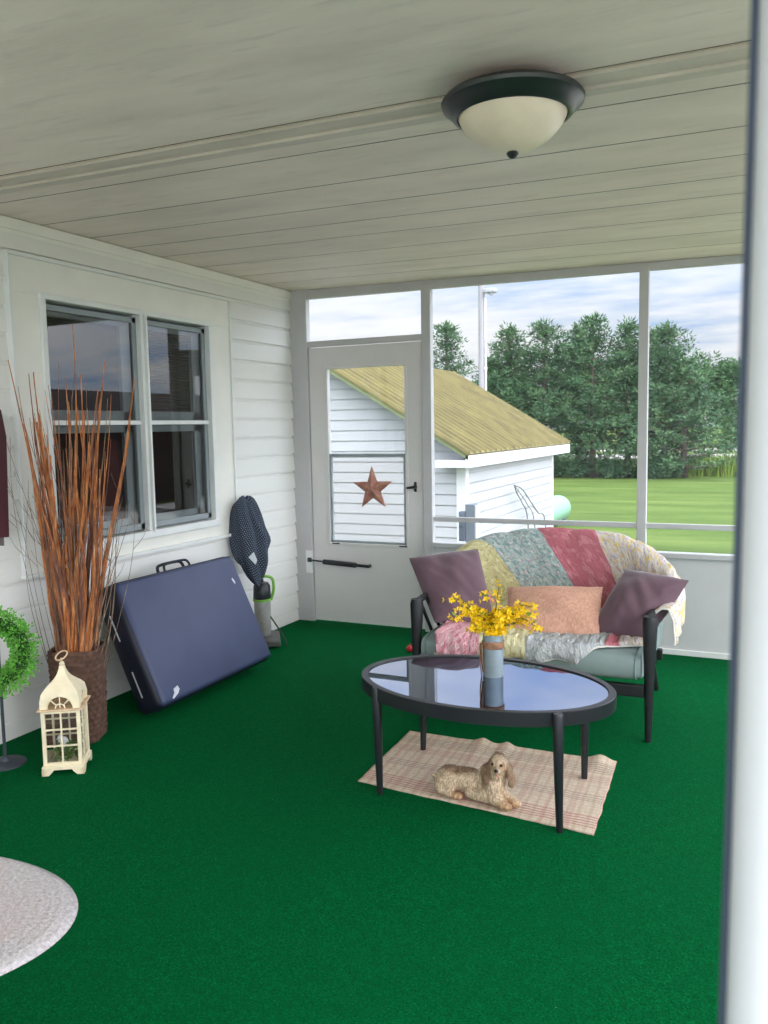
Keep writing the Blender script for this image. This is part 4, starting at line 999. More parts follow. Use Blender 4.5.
stalk(tp(0.195, 1.78, 0.02), bp(.6), 0.007, M_or, 'forked orange branch with a straight side shoot, right of the tallest one', 3, 0.015, side=((0.60, -0.12, 0.5),))
for k in range(22):
    stalk(tp(random.uniform(-0.16, 0.20), random.uniform(1.15, 1.75), random.uniform(-.06, .06)), bp(.8), random.uniform(0.007, 0.0105), random.choice((M_or, M_or, M_rd)), 'thick twisted orange brown branch of middle height in the brown basket', 3, 0.02)
for k in range(8):
    u = (-0.12, -0.07, -0.02, 0.09, 0.13, -0.09, 0.01, 0.15)[k]
    stalk(tp(u * 0.8, random.uniform(0.85, 1.15), -0.06), bp(.9), 0.0085, random.choice((M_or, M_rd)), 'short thick orange branch in front in the brown basket', 4, 0.02)
for k in range(84):
    u = random.uniform(-0.19, 0.24); stalk(tp(u, random.uniform(0.95, 1.78) - 0.5 * abs(u), random.uniform(-.09, .09)), bp(), random.uniform(0.003, 0.0062), random.choice((M_gy, M_gy, M_rd, M_rd, M_or)), 'thin straight dry brown twig standing in the brown basket', 1, 0.014, 'dried_twig', 0.03)
for k in range(14):
    u = random.uniform(-0.30, -0.12) if k % 3 else random.uniform(0.2, 0.34); stalk(tp(u, random.uniform(1.05, 1.5), random.uniform(-.1, .05)), bp(), 0.0022, M_gy, 'fine curved grey twig splaying out of the brown basket', 1, 0.02, 'dried_twig', 0.09, side=((0.7, math.copysign(0.7, u), 0.12), (0.82, -0.4, 0.1)))

# ------------------------------------------------------------------ wreath on a stand
wc = V((-3.052, 2.48, 0.512)); wt = V((0.80, 0.60, 0)); wn = V((0.60, -0.80, 0))
ws = thing('wreath_stand', 'thin dark metal stand on the carpet at the left edge, carrying the green wreath', 'stand', (wc.x, wc.y + 0.02, 0))
M_iron = mat('dark_grey_iron', rgb(70, 76, 86), 0.5, var=0.15, metal=0.3)
bm = BM(); tube(bm, [(wc.x, wc.y + 0.035, 0.008), (wc.x, wc.y + 0.035, 0.62), (wc.x + .003, wc.y + 0.03, 0.648), (wc.x + .008, wc.y, 0.65)], 0.007, 10); obj('pole', bm, M_iron, ws)
bm = BM(); lathe(bm, [(0.0, 0.0), (0.088, 0.0), (0.088, 0.006), (0.07, 0.012), (0.02, 0.016), (0.012, 0.03), (0.0, 0.03)], 40, (wc.x, wc.y + 0.035, 0)); obj('base', bm, M_iron, ws)
wr = thing('boxwood_wreath', 'round bright green leafy wreath on a thin stand at the left edge', 'wreath', wc)
M_box = mat('bright_boxwood_leaves', rgb(104, 172, 64), 0.55, var=0.35, vs=30)
bm = BM(); random.seed(3)
for k in range(5200):
    a = random.uniform(0, 2 * PI); q = random.uniform(0, 2 * PI); rr = 0.050 * random.uniform(0.5, 1.05)
    R1 = 0.134 + rr * math.cos(q); ctr_ = wt * math.cos(a) + V((0, 0, math.sin(a)))
    p = wc + ctr_ * R1 + wn * (rr * math.sin(q) * 0.9)
    d = (ctr_ * math.cos(q) + wn * math.sin(q) + V((random.gauss(0, .5), random.gauss(0, .5), random.gauss(0, .5)))).normalized() * random.uniform(0.010, 0.018); s_ = d.cross(V((random.gauss(0, 1), random.gauss(0, 1), random.gauss(0, 1)))).normalized() * 0.0052
    bm.faces.new([bm.verts.new(x) for x in (p, p + d * .55 + s_, p + d, p + d * .55 - s_)])
for k in range(46):
    a = random.uniform(0, 2 * PI); ctr_ = wt * math.cos(a) + V((0, 0, math.sin(a))); p = wc + ctr_ * 0.176
    for j in range(5):
        d = (ctr_ + V((random.gauss(0, .6), random.gauss(0, .6), random.gauss(0, .6)))).normalized() * 0.014; s_ = d.orthogonal().normalized() * 0.0045; p2_ = p + ctr_ * 0.007 * j
        bm.faces.new([bm.verts.new(x) for x in (p2_, p2_ + d * .55 + s_, p2_ + d, p2_ + d * .55 - s_)])
obj('leaves', bm, M_box, wr, smooth=False, keep=True)
bm = BM(); tube(bm, [wc + (wt * math.cos(2 * PI * i / 40) + V((0, 0, math.sin(2 * PI * i / 40)))) * 0.134 for i in range(41)], 0.024, 10); obj('ring_core', bm, mat('dark_green_core', rgb(40, 74, 30), 0.9), wr)

# ------------------------------------------------------------------ navy case leaning on the wall
cs = thing('padded_case', 'large navy blue padded case with a black handle leaning on the white siding', 'case', (-2.885, 3.695, 0))
th_ = 0.43; e_up = V((-math.sin(th_), 0, math.cos(th_))); e_out = V((math.cos(th_), 0, math.sin(th_))); org = V((-2.885, 3.695, 0.0))
CM = Matrix((( 0, e_out.x, e_up.x, org.x), (1, 0, 0, org.y), (0, e_out.z, e_up.z, org.z), (0, 0, 0, 1)))   # local (along wall, out, up)
W2, HH, T_ = 0.51, 0.69, 0.18
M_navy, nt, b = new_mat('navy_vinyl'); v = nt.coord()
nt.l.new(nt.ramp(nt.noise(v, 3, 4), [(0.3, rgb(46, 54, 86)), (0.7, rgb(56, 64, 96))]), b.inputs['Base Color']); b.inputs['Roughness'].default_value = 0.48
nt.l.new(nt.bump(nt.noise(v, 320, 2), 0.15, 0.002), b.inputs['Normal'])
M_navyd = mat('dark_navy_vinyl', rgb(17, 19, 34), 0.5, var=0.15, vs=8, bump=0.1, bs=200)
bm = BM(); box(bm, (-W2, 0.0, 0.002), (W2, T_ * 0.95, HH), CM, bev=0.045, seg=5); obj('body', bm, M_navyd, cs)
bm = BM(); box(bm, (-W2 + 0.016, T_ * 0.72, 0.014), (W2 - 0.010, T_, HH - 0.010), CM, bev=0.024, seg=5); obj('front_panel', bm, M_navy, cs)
bm = BM(); hp = [V((-0.06, T_ * .45, HH - 0.01)), V((-0.055, T_ * .45, HH + 0.03)), V((-0.02, T_ * .45, HH + 0.046)), V((0.12, T_ * .45, HH + 0.046)), V((0.155, T_ * .45, HH + 0.03)), V((0.16, T_ * .45, HH - 0.01))]
tube(bm, [CM @ p for p in catmull(hp, 5)], 0.009, 10); tube(bm, [CM @ (p + V((0.02, 0.03, -.006))) for p in catmull(hp, 5)], 0.007, 10); obj('handle', bm, mat('black_webbing', rgb(34, 38, 48), 0.7), cs)
M_silver = mat('silver_strip', rgb(206, 208, 212), 0.35, metal=0.4)
for z0_, z1_ in ((0.40, 0.54), (0.095, 0.235)):
    bm = BM(); box(bm, (-W2 - 0.003, T_ * .40, z0_), (-W2 + 0.004, T_ * .40 + 0.007, z1_), CM); obj('metal_strip', bm, M_silver, cs, smooth=False)
M_torn = mat('torn_pale_lining', rgb(206, 206, 216), 0.9, var=0.15, vs=20)
for nm, P in (('torn_patch', [(-0.395, 0.075), (-0.36, 0.083), (-0.355, 0.062), (-0.375, 0.045), (-0.42, 0.028), (-0.425, 0.035), (-0.40, 0.055)]), ('scuff_mark', [(0.405, 0.535), (0.418, 0.540), (0.428, 0.512), (0.420, 0.498), (0.412, 0.515)])):
    bm = BM(); prism(bm, [CM @ V((x, T_ - 0.001, z)) for x, z in P], e_out * 0.0022); obj(nm, bm, M_torn, cs, smooth=False)

# ------------------------------------------------------------------ upright vacuum and the dotted cloth over its handle
vc = V((-3.105, 4.665, 0)); rt = V((0.83, 0.56, 0)); bkd = V((-0.56, 0.83, 0))
vac = thing('upright_vacuum', 'upright vacuum cleaner with a green trimmed clear bin, behind the navy case', 'vacuum cleaner', vc)
M_vg = mat('black_plastic', rgb(36, 40, 44), 0.4); M_vclear = mat('cloudy_grey_bin', rgb(150, 148, 144), 0.3, var=0.2, vs=12); M_vgreen = mat('lime_green_plastic', rgb(120, 176, 70), 0.35)
bm = BM()
def fp(r, b2, z): return vc + rt * r + bkd * b2 + V((0, 0, z))
P_ = [fp(-0.10, -0.12, 0.012), fp(0.11, -0.12, 0.012), fp(0.11, 0.04, 0.012), fp(0.05, 0.07, 0.012), fp(-0.05, 0.07, 0.012), fp(-0.10, 0.04, 0.012)]
b0 = [bm.verts.new(p) for p in P_]; b1 = [bm.verts.new(p * 1.0 + V((0, 0, 0.045 if i < 2 else 0.075))) for i, p in enumerate(P_)]; 
bm.faces.new(b0[::-1]); bm.faces.new(b1)
for i in range(6): bm.faces.new((b0[i], b0[(i+1) % 6], b1[(i+1) % 6], b1[i]))
obj('floor_head', bm, mat('grey_brown_plastic', rgb(92, 92, 88), 0.45), vac, bevel=0.008)
for s_ in (-1, 1):
    bm = BM(); c0 = fp(s_ * 0.095, 0.035, 0.024); tube(bm, [c0 - rt * 0.012, c0 + rt * 0.012], 0.024, 18); obj('wheel', bm, M_vg, vac)
bm = BM(); lathe(bm, [(0.0, 0.07), (0.050, 0.07), (0.055, 0.10), (0.057, 0.30), (0.053, 0.315), (0.0, 0.315)], 28, (vc.x, vc.y, 0)); obj('dust_bin', bm, M_vclear, vac)
bm = BM(); lathe(bm, [(0.0, 0.315), (0.056, 0.315), (0.060, 0.33), (0.056, 0.41), (0.042, 0.43), (0.0, 0.43)], 28, (vc.x, vc.y, 0)); obj('motor_housing', bm, M_vg, vac)
bm = BM(); tube(bm, catmull([fp(0.058, -0.01, 0.31), fp(0.078, -0.01, 0.38), fp(0.072, -0.01, 0.45), fp(0.03, -0.02, 0.475), fp(-0.02, -0.02, 0.46)], 6), 0.010, 10); lathe(bm, [(0.056, 0.305), (0.063, 0.308), (0.063, 0.32), (0.056, 0.323)], 28, (vc.x, vc.y, 0), close=True); obj('green_trim', bm, M_vgreen, vac)
bm = BM(); tube(bm, [fp(0, 0.03, 0.40), fp(-0.05, 0.03, 0.72), fp(-0.08, 0.0, 0.93), fp(-0.08, -0.04, 0.955)], [0.02, 0.016, 0.016, 0.02], 14); obj('handle', bm, M_vg, vac)
bm = BM(); tube(bm, catmull([fp(0.05, -0.02, 0.20), fp(0.10, -0.03, 0.12), fp(0.14, -0.05, 0.05), fp(0.15, -0.09, 0.008)], 6), 0.005, 8); obj('power_cord', bm, M_vg, vac)
# cloth: closed draped folds, narrow at the top, wide in the middle with a pointed corner
M_dots, nt, b = new_mat('navy_cloth_with_pale_dots')
uv = nt.coord('UV'); sx = nt.add('ShaderNodeSeparateXYZ', ins={0: nt.scaled(uv, (84, 84, 1))})
row = nt.math('FLOOR', sx.outputs[1]); fx = nt.math('FRACT', nt.math('MULTIPLY_ADD', row, 0.5, sx.outputs[0])); fy = nt.math('FRACT', sx.outputs[1])
dd = nt.math('ADD', nt.math('POWER', nt.math('SUBTRACT', fx, .5), 2.0), nt.math('POWER', nt.math('SUBTRACT', fy, .5), 2.0))
nt.l.new(nt.mix(nt.math('MULTIPLY', nt.math('LESS_THAN', dd, 0.034), 0.55), nt.ramp(nt.noise(nt.coord(), 9, 3), [(0.3, rgb(30, 38, 52)), (0.7, rgb(42, 52, 70))]), rgb(186, 198, 214)), b.inputs['Base Color']); b.inputs['Roughness'].default_value = 0.9
bm = BM(); uvl = bm.loops.layers.uv.new('UVMap')
prof = [(1.012, -0.020, 0.010), (1.000, -0.020, 0.062), (0.965, -0.022, 0.088), (0.91, -0.020, 0.108), (0.85, -0.008, 0.122), (0.78, 0.004, 0.128), (0.73, 0.010, 0.126), (0.68, 0.004, 0.120), (0.62, 0.004, 0.116), (0.56, 0.012, 0.104), (0.50, 0.034, 0.078), (0.455, 0.058, 0.044), (0.44, 0.064, 0.016)]
n = 64; rings = []
for z, off, hw in prof:
    r_ = []
    for i in range(n):
        t = 2 * PI * i / n; fold = 1 + 0.17 * math.sin(5 * t + 5 * z + 0.6) * min(1, (1.02 - z) * 4) + 0.07 * math.sin(11 * t + 14 * z) + 0.05 * math.sin(3 * t - 20 * z)
        corner = 0.055 * math.exp(-((z - 0.735) / 0.045) ** 2) * max(0, math.cos(t)) ** 8 + 0.03 * math.exp(-((z - 0.60) / 0.05) ** 2) * max(0, math.cos(t + .4)) ** 6 + 0.03 * math.exp(-((z - 0.50) / 0.05) ** 2) * max(0, math.cos(t - PI)) ** 6
        x = off + hw * math.cos(t) * fold + corner; y = 0.72 * hw * math.sin(t) * fold
        lim = 1.0
        p = vc + V((0.02, -0.03, 0)) + rt * (x * 0.86 - 0.075) + bkd * y * 0.75; p.z = z + 0.016 * math.sin(3 * t + 8 * z) + (0.03 * math.sin(2 * t + 1) if z < 0.52 else 0)
        p.x = max(p.x, XL + 0.026)
        r_.append(bm.verts.new(p))
    rings.append(r_)
for j in range(len(rings) - 1):
    for i in range(n):
        f = bm.faces.new((rings[j][i], rings[j][(i+1) % n], rings[j+1][(i+1) % n], rings[j+1][i]))
        for lp_, (a, b2) in zip(f.loops, ((i, j), (i+1, j), (i+1, j+1), (i, j+1))): lp_[uvl].uv = (a / n * 0.62, prof[b2][0])
bm.faces.new(rings[0][::-1])
cl = obj('dotted_cloth', bm, M_dots, keep=True); sb_ = cl.modifiers.new('sub', 'SUBSURF'); sb_.levels = 1; sb_.render_levels = 1
tag(cl, 'dark navy cloth with tiny pale dots draped over the vacuum handle', 'cloth')
bm = BM(); uvp = [vc + V((0.02, -0.03, 0)) + rt * (x - 0.075) + bkd * -0.078 + V((0, 0, z)) for x, z in ((-0.005, 0.62), (0.03, 0.655), (0.05, 0.60), (0.04, 0.57))]
prism(bm, uvp, bkd * 0.01); o = obj('white_lining', bm, mat('pale_lining', rgb(212, 216, 222), 0.8), cl, smooth=False)

# ------------------------------------------------------------------ loveseat
sofa = thing('loveseat', 'black framed loveseat with pale sage cushions under a patchwork quilt', 'loveseat', (-1.06, 4.2, 0))
M_frame = mat('black_wood_frame', rgb(28, 30, 32), 0.5, var=0.3, vs=24, bump=0.2, bs=60)
M_sage = mat('pale_sage_fabric', rgb(134, 150, 147), 0.8, var=0.06, vs=12, bump=0.12, bs=300)
M_piping = mat('sage_piping', rgb(120, 138, 138), 0.8)
LX, RX, FY = -1.635, -0.492, 3.845
for x in (LX, RX):                                                  # front legs rise past the seat to carry the arms
    bm = BM(); tube(bm, [(x, FY, 0.0), (x, FY, 0.02), (x, FY + .005, 0.28), (x, FY + 0.012, 0.46), (x, FY + 0.015, 0.555), (x, FY + 0.015, 0.580)], [0.013, 0.015, 0.022, 0.030, 0.034, 0.028], 18); obj('front_leg', bm, M_frame, sofa)
for x in (LX + 0.03, -0.555):
    bm = BM(); tube(bm, [(x, 4.64, 0.0), (x, 4.63, 0.02), (x - (0.03 if x > -1 else 0), 4.56, 0.27), (x - (0.03 if x > -1 else 0), 4.53, 0.33)], [0.012, 0.014, 0.02, 0.02], 16); obj('rear_leg', bm, M_frame, sofa)
bm = BM(); box(bm, (LX + 0.02, FY - 0.012, 0.205), (RX - 0.02, FY + 0.02, 0.262)); box(bm, (LX + 0.02, 4.50, 0.205), (RX - 0.02, 4.54, 0.262))
box(bm, (LX - 0.014, FY, 0.21), (LX + 0.022, 4.54, 0.262)); prism(bm, [(RX - 0.02, FY, 0.21), (RX + 0.01, FY, 0.21), (-0.575, 4.54, 0.21), (-0.605, 4.54, 0.21)], (0, 0, 0.052)); obj('seat_frame', bm, M_frame, sofa, smooth=False, bevel=0.006)
PLAN = [(-1.635, 4.24, .62), (-1.64, 4.42, .71), (-1.54, 4.60, .785), (-1.34, 4.69, .832), (-1.08, 4.71, .845), (-0.83, 4.69, .835), (-0.64, 4.61, .792), (-0.49, 4.43, .70), (-0.435, 4.15, .607), (-0.447, 3.98, .588)]
curve = catmull(PLAN, 8)
for sg, x, i0 in ((-1, LX, 0), (1, RX, -1)):
    bm = BM(); e = V((LX - 0.01, 4.30, 0.60)) if sg < 0 else V((-0.50, 4.28, 0.545))
    tube(bm, catmull([V((x, FY + 0.018, 0.566)), V((x + (sg * 0.02 if sg < 0 else -0.01), 4.05, 0.566)), e, V((x + (0.01 if sg < 0 else -0.06), 4.50, 0.54))], 6), 0.017, 12); obj('arm_rail', bm, M_frame, sofa)
    bm = BM(); tube(bm, [(x - sg * 0.005, FY + 0.05, 0.560), (x - sg * 0.02, 4.10, 0.27)], 0.009, 10); obj('arm_spindle', bm, M_frame, sofa)
    bm = BM(); tube(bm, [(x - sg * 0.005, FY + 0.14, 0.562), (x - sg * 0.02, 4.22, 0.27)], 0.009, 10); obj('arm_spindle', bm, M_frame, sofa)
# seat cushion
bm = BM(); nu, nv = 40, 26
def cush(i, j):
    u = -1 + 2 * i / nu; t = 2 * PI * j / nv
    cy_, cz_ = 4.175, 0.338; ry, rz_ = 0.355, 0.073
    e = 0.30; c, s = math.cos(t), math.sin(t)
    k = (1 - abs(u) ** 14) ** 0.5 if abs(u) < 1 else 0
    k = 0.80 + 0.20 * (1 - abs(u) ** 10) if abs(u) < 1 else 0.80
    y = cy_ + ry * math.copysign(abs(c) ** e, c) * (0.985 + 0.015 * k); z = cz_ + rz_ * math.copysign(abs(s) ** 0.55, s) * k + (0.012 * (1 - u * u) if s > 0 else 0)
    return V((-1.063 + 0.535 * u, y, z))
g = [[bm.verts.new(cush(i, j)) for j in range(nv)] for i in range(nu + 1)]
for i in range(nu):
    for j in range(nv): bm.faces.new((g[i][j], g[i+1][j], g[i+1][(j+1) % nv], g[i][(j+1) % nv]))
bm.faces.new(g[0]); bm.faces.new(g[-1][::-1])
sc_ = obj('seat_cushion', bm, M_sage, sofa)
for i in (1, nu - 1):
    bm = BM(); tube(bm, [cush(i, j % nv) + V((0.004 if i > 5 else -0.004, 0, 0)) for j in range(nv + 1)], 0.005, 6); obj('piping', bm, M_piping, sc_, loc=None)
# curved padded back under the quilt
def frame_at(k):
    p = curve[k]; t = (curve[min(k + 1, len(curve) - 1)] - curve[max(k - 1, 0)]); t.z = 0; t.normalize()
    return p, V((t.y, -t.x, 0))                                       # point and inward normal
bm = BM(); rows = []
for k in range(8, len(curve) - 19):
    p, n_ = frame_at(k); h = p.z; ring = []
    for off, z in ((-0.045, 0.26), (-0.050, h - 0.10), (-0.040, h - 0.035), (-0.015, h - 0.018), (0.02, h - 0.022), (0.05, h - 0.05), (0.070, (h + .45) / 2), (0.085, 0.44), (0.085, 0.30), (0.0, 0.24)):
        q = p + n_ * off; q.z = z; ring.append(bm.verts.new(q))
    rows.append(ring)
for a, b2 in zip(rows, rows[1:]):
    for j in range(10): bm.faces.new((a[j], b2[j], b2[(j+1) % 10], a[(j+1) % 10]))
bm.faces.new(rows[0][::-1]); bm.faces.new(rows[-1])
o = obj('back_cushion', bm, M_sage, sofa); sb_ = o.modifiers.new('sub', 'SUBSURF'); sb_.levels = 1; sb_.render_levels = 2

# ------------------------------------------------------------------ patchwork quilt
bm = BM(); uvl = bm.loops.layers.uv.new('UVMap')
KS = 3; dense = catmull(PLAN, 14); nS = len(dense) - 1
def dframe(k):
    p = dense[k]; t = dense[min(k + 2, nS)] - dense[max(k - 2, 0)]; t.z = 0; t.normalize(); return V(p), V((t.y, -t.x, 0))
SEATZ = 0.432
rows = []; UVR = []
for k in range(nS + 1):
    s = k / nS; p, n_ = dframe(k); h = p.z
    dout = 0.10 + 0.08 * math.sin(PI * min(1, max(0, (s - .05) / .7))) + (0.06 * ((s - 0.80) / 0.20) ** 2 if s > 0.80 else 0)
    ow = 1.0 if s < 0.75 else 1.0 - 0.45 * min(1, (s - 0.75) / 0.15)
    px_ = p.x
    front_x = -1.60 + (s - 0.03) / 0.92 * 1.06; front_x = max(-1.505, min(-0.52, front_x))
    # where the front edge lies
    if front_x < -1.34: fy, drop = 3.808, 0.115 + 0.01 * math.sin(40 * s)
    elif front_x < -0.80: fy, drop = 3.808, 0.105 - 0.03 * (front_x + 1.34) / 0.54 + 0.012 * math.sin(37 * s)
    else:
        f = (front_x + 0.80) / 0.28; fy = 3.808 + 0.15 * f; drop = 0.075 * max(0, 1 - f * 3.5)
    P0 = []
    for off, z in ((-0.085 * ow, h - dout), (-0.078 * ow, h - dout * .7), (-0.070 * ow, h - dout * .35), (-0.052 * ow, h - 0.02), (-0.022, h + 0.004), (0.012, h + 0.003), (0.046, h - 0.022), (0.072, h - 0.07)):
        q = p + n_ * off; q.z = z; P0.append(q)
    side = s > 0.86 or s < 0.05
    ib = p + n_ * 0.115; ib.z = SEATZ + 0.02
    for t in (0.25, 0.5, 0.75, 1.0):
        q = (p + n_ * 0.072).lerp(ib, t); q.z = (h - 0.07) * (1 - t) + (SEATZ + 0.015) * t; P0.append(q)
    fe = V((front_x, fy, SEATZ + 0.004))
    ibs = V(P0[-1])
    for t in (0.15, 0.3, 0.45, 0.6, 0.75, 0.88, 1.0):
        q = ibs.lerp(fe, t); q.z = SEATZ + 0.012 * math.sin(PI * t) * 0.6 + 0.008 * (1 - t); P0.append(q)
    if drop > 0.012:
        for t in (0.15, 0.4, 0.7, 1.0): P0.append(V((front_x + 0.008 * math.sin(30 * s + t), fy - 0.016 * math.sin(min(1, t * 2) * PI / 2), SEATZ - drop * t)))
    else:
        for t in (0.15, 0.4, 0.7, 1.0): P0.append(V((front_x, fy - 0.006 * t, SEATZ + 0.003 - 0.012 * t)))
    # resample along the section
    ds = [0.0]
    for a, b2 in zip(P0, P0[1:]): ds.append(ds[-1] + (b2 - a).length)
    top_d = ds[4]; NVQ = 64; row = []; uvr = []
    # keep the top line on a fixed row so that the rows run along the back
    NA = 12
    for j in range(NVQ + 1):
        L = top_d * j / NA if j <= NA else top_d + (ds[-1] - top_d) * (j - NA) / (NVQ - NA)
        i = max(0, min(len(ds) - 2, next((m for m in range(len(ds) - 1) if ds[m + 1] >= L - 1e-9), len(ds) - 2)))
        t = (L - ds[i]) / max(1e-9, ds[i + 1] - ds[i]); q = P0[i].lerp(P0[i + 1], min(1, max(0, t)))
        row.append(q); 
        desc = max(0.0, min(L - top_d, 0.45)) + 0.25 * max(0.0, L - top_d - 0.45) - 0.6 * max(0.0, top_d - L)
        xs = -1.66 + 1.24 * s if not (0.1 < s < 0.9) else p.x
        uvr.append((xs - 0.70 * desc, L))
    rows.append(row); UVR.append(uvr)
# wrinkles: push along the local normal
G = []
for k in range(nS + 1):
    gr = []
    for j in range(NVQ + 1):
        a = rows[min(k + 1, nS)][j] - rows[max(k - 1, 0)][j]; b2 = rows[k][min(j + 1, NVQ)] - rows[k][max(j - 1, 0)]
        nn = a.cross(b2); nn = nn.normalized() if nn.length > 1e-9 else V((0, 0, 1))
        if nn.z < -0.3 and 10 < j: nn = -nn
        q = rows[k][j]; u_, w_ = UVR[k][j]
        d = 0.010 * mnoise.noise(V((u_ * 9, w_ * 9, 2))) + 0.008 * mnoise.noise(V((u_ * 26, w_ * 14, 5)))
        if j > 46: d += 0.006 * mnoise.noise(V((u_ * 40, w_ * 40, 9)))
        gr.append(bm.verts.new(q + nn * d))
    G.append(gr)
for k in range(nS):
    for j in range(NVQ):
        f = bm.faces.new((G[k][j], G[k+1][j], G[k+1][j+1], G[k][j+1]))
        for lp_, (a, b2) in zip(f.loops, ((k, j), (k+1, j), (k+1, j+1), (k, j+1))): lp_[uvl].uv = UVR[a][b2]
M_quilt, nt, b = new_mat('patchwork_cotton'); uv = nt.coord('UV')
sx = nt.add('ShaderNodeSeparateXYZ', ins={0: uv}); cc = nt.math('ADD', sx.outputs[0], nt.math('MULTIPLY', nt.noise(uv, 6, 2), 0.02))
def floral(base_c, cols, sc):
    c = base_c
    for i, (col_, th) in enumerate(cols):
        m = nt.ramp(nt.noise(nt.scaled(uv, (1.0 + .2 * i, 1.0, 1)), sc * (1 + .3 * i), 3, .6), [(th, (0, 0, 0, 1)), (th + 0.05, (1, 1, 1, 1))]); c = nt.mix(m, c, col_)
    return c
pink = floral(rgb(232, 178, 186), [(rgb(214, 120, 142), .53), (rgb(244, 220, 218), .58)], 38)
yel = floral(rgb(194, 186, 140), [(rgb(212, 204, 158), .52), (rgb(160, 158, 122), .58)], 30)
teal = floral(rgb(166, 184, 180), [(rgb(132, 158, 158), .50), (rgb(200, 202, 196), .55), (rgb(190, 150, 158), .58)], 34)
rose = floral(rgb(188, 112, 122), [(rgb(204, 136, 144), .52)], 16)
gray = floral(rgb(214, 204, 194), [(rgb(222, 196, 116), .53), (rgb(182, 170, 186), .54)], 36)
cream = floral(rgb(232, 224, 182), [(rgb(212, 196, 140), .54)], 26); lav = floral(rgb(190, 192, 194), [(rgb(160, 166, 170), .5), (rgb(222, 220, 216), .56)], 40)
def step(x, e): return nt.math('GREATER_THAN', x, e)
seat_m = step(sx.outputs[1], 0.66)
cb = nt.mix(step(cc, -1.77), pink, yel); cb = nt.mix(step(cc, -1.56), cb, teal); cb = nt.mix(step(cc, -1.23), cb, rose); cb = nt.mix(step(cc, -0.91), cb, gray)
cs_ = nt.mix(step(cc, -1.83), pink, cream); cs_ = nt.mix(step(cc, -1.38), cs_, lav); cs_ = nt.mix(step(cc, -0.82), cs_, rose); cs_ = nt.mix(step(cc, -0.745), cs_, gray)
c = nt.mix(seat_m, cb, cs_)
seam = nt.math('LESS_THAN', nt.math('ABSOLUTE', nt.math('SUBTRACT', nt.math('FRACT', nt.math('MULTIPLY', sx.outputs[1], 7.0)), 0.5)), 0.02)
nt.l.new(c, b.inputs['Base Color']); b.inputs['Roughness'].default_value = 0.95; b.inputs['Specular IOR Level'].default_value = 0.1
bh = nt.math('ADD', nt.noise(nt.scaled(uv, (40, 16, 1)), 1.0, 4, .65), nt.math('MULTIPLY', nt.noise(uv, 110, 2), 0.25))
nt.l.new(nt.bump(bh, 0.9, 0.016), b.inputs['Normal'])
q_ = thing('patchwork_quilt', 'pastel patchwork quilt draped over the back and seat of the loveseat', 'quilt', (-1.06, 4.3, SEATZ))
edge1 = [V(G[nS][j].co) for j in range(0, 40)]; edge2 = [V(G[k][0].co) for k in range(nS + 1)]; edge3 = [V(G[k][NVQ].co) for k in range(nS + 1)]
obj('patchwork', bm, M_quilt, q_, keep=True, solid=0.010)
M_bind = mat('pale_binding', rgb(226, 220, 212), 0.9)
for e in (edge1, edge2, edge3):
    bm = BM(); tube(bm, e[::2] + [e[-1]], 0.006, 6); obj('binding', bm, M_bind, q_)

# ------------------------------------------------------------------ cushions
def pillow(name, label, m, corners, T, seed, cat='cushion', pin=0.02):
    """corners: top-left, top-right, bottom-right, bottom-left"""
    random.seed(seed); tl, tr, br, bl = [V(c) for c in corners]; N_ = 30
    nrm = (tr - bl).cross(br - tl).normalized(); 
    if nrm.y > 0: nrm = -nrm
    bm = BM(); gs = []
    for sgn in (1, -1):
        gg = []
        for i in range(N_ + 1):
            r_ = []
            for j in range(N_ + 1):
                u, v_ = -1 + 2 * i / N_, -1 + 2 * j / N_
                pu = u * (1 - pin * (1 - v_ * v_) * abs(u) ** 3); pv_ = v_ * (1 - pin * (1 - u * u) * abs(v_) ** 3)
                q = tl.lerp(tr, (pu + 1) / 2).lerp(bl.lerp(br, (pu + 1) / 2), (1 - pv_) / 2)
                th = T * (max(0, 1 - u ** 2) ** 0.55) * (max(0, 1 - v_ ** 2) ** 0.55)
                edge_ = max(abs(u), abs(v_))
                wr = 0.016 * mnoise.noise(V((u * 1.6 + seed, v_ * 1.6, sgn))) + 0.009 * mnoise.noise(V(((u + v_) * 3.2, (u - v_) * 1.2, seed)))
                r_.append(bm.verts.new(q + nrm * sgn * (th + wr * (1 - edge_ ** 4) + (0.002 if edge_ > .99 else 0))))
            gg.append(r_)
        gs.append(gg)
    for gi_, gg in enumerate(gs):
        for i in range(N_):
            for j in range(N_):
                f = (gg[i][j], gg[i+1][j], gg[i+1][j+1], gg[i][j+1]); bm.faces.new(f if gi_ == 0 else f[::-1])
    bmesh.ops.remove_doubles(bm, verts=bm.verts[:], dist=0.0045)
    return tag(obj(name, bm, m), label, cat)
def velvet(name, c, v_=.1):
    m, nt, b = new_mat(name); v = nt.coord(); nt.l.new(nt.ramp(nt.noise(v, 7, 4), [(0.3, tuple(x * (1 - v_) for x in c[:3]) + (1,)), (0.7, tuple(x * (1 + v_) for x in c[:3]) + (1,))]), b.inputs['Base Color'])
    b.inputs['Roughness'].default_value = 0.85; b.inputs['Sheen Weight'].default_value = 0.35; b.inputs['Sheen Roughness'].default_value = 0.4; b.inputs['Specular IOR Level'].default_value = 0.15
    nt.l.new(nt.bump(nt.noise(nt.scaled(v, (6, 6, 6)), 2.2, 3), 0.25, 0.012), b.inputs['Normal']); return m
M_purp = velvet('mauve_velvet', rgb(108, 85, 94))
M_lin, nt, b = new_mat('peach_slub_linen'); v = nt.coord()
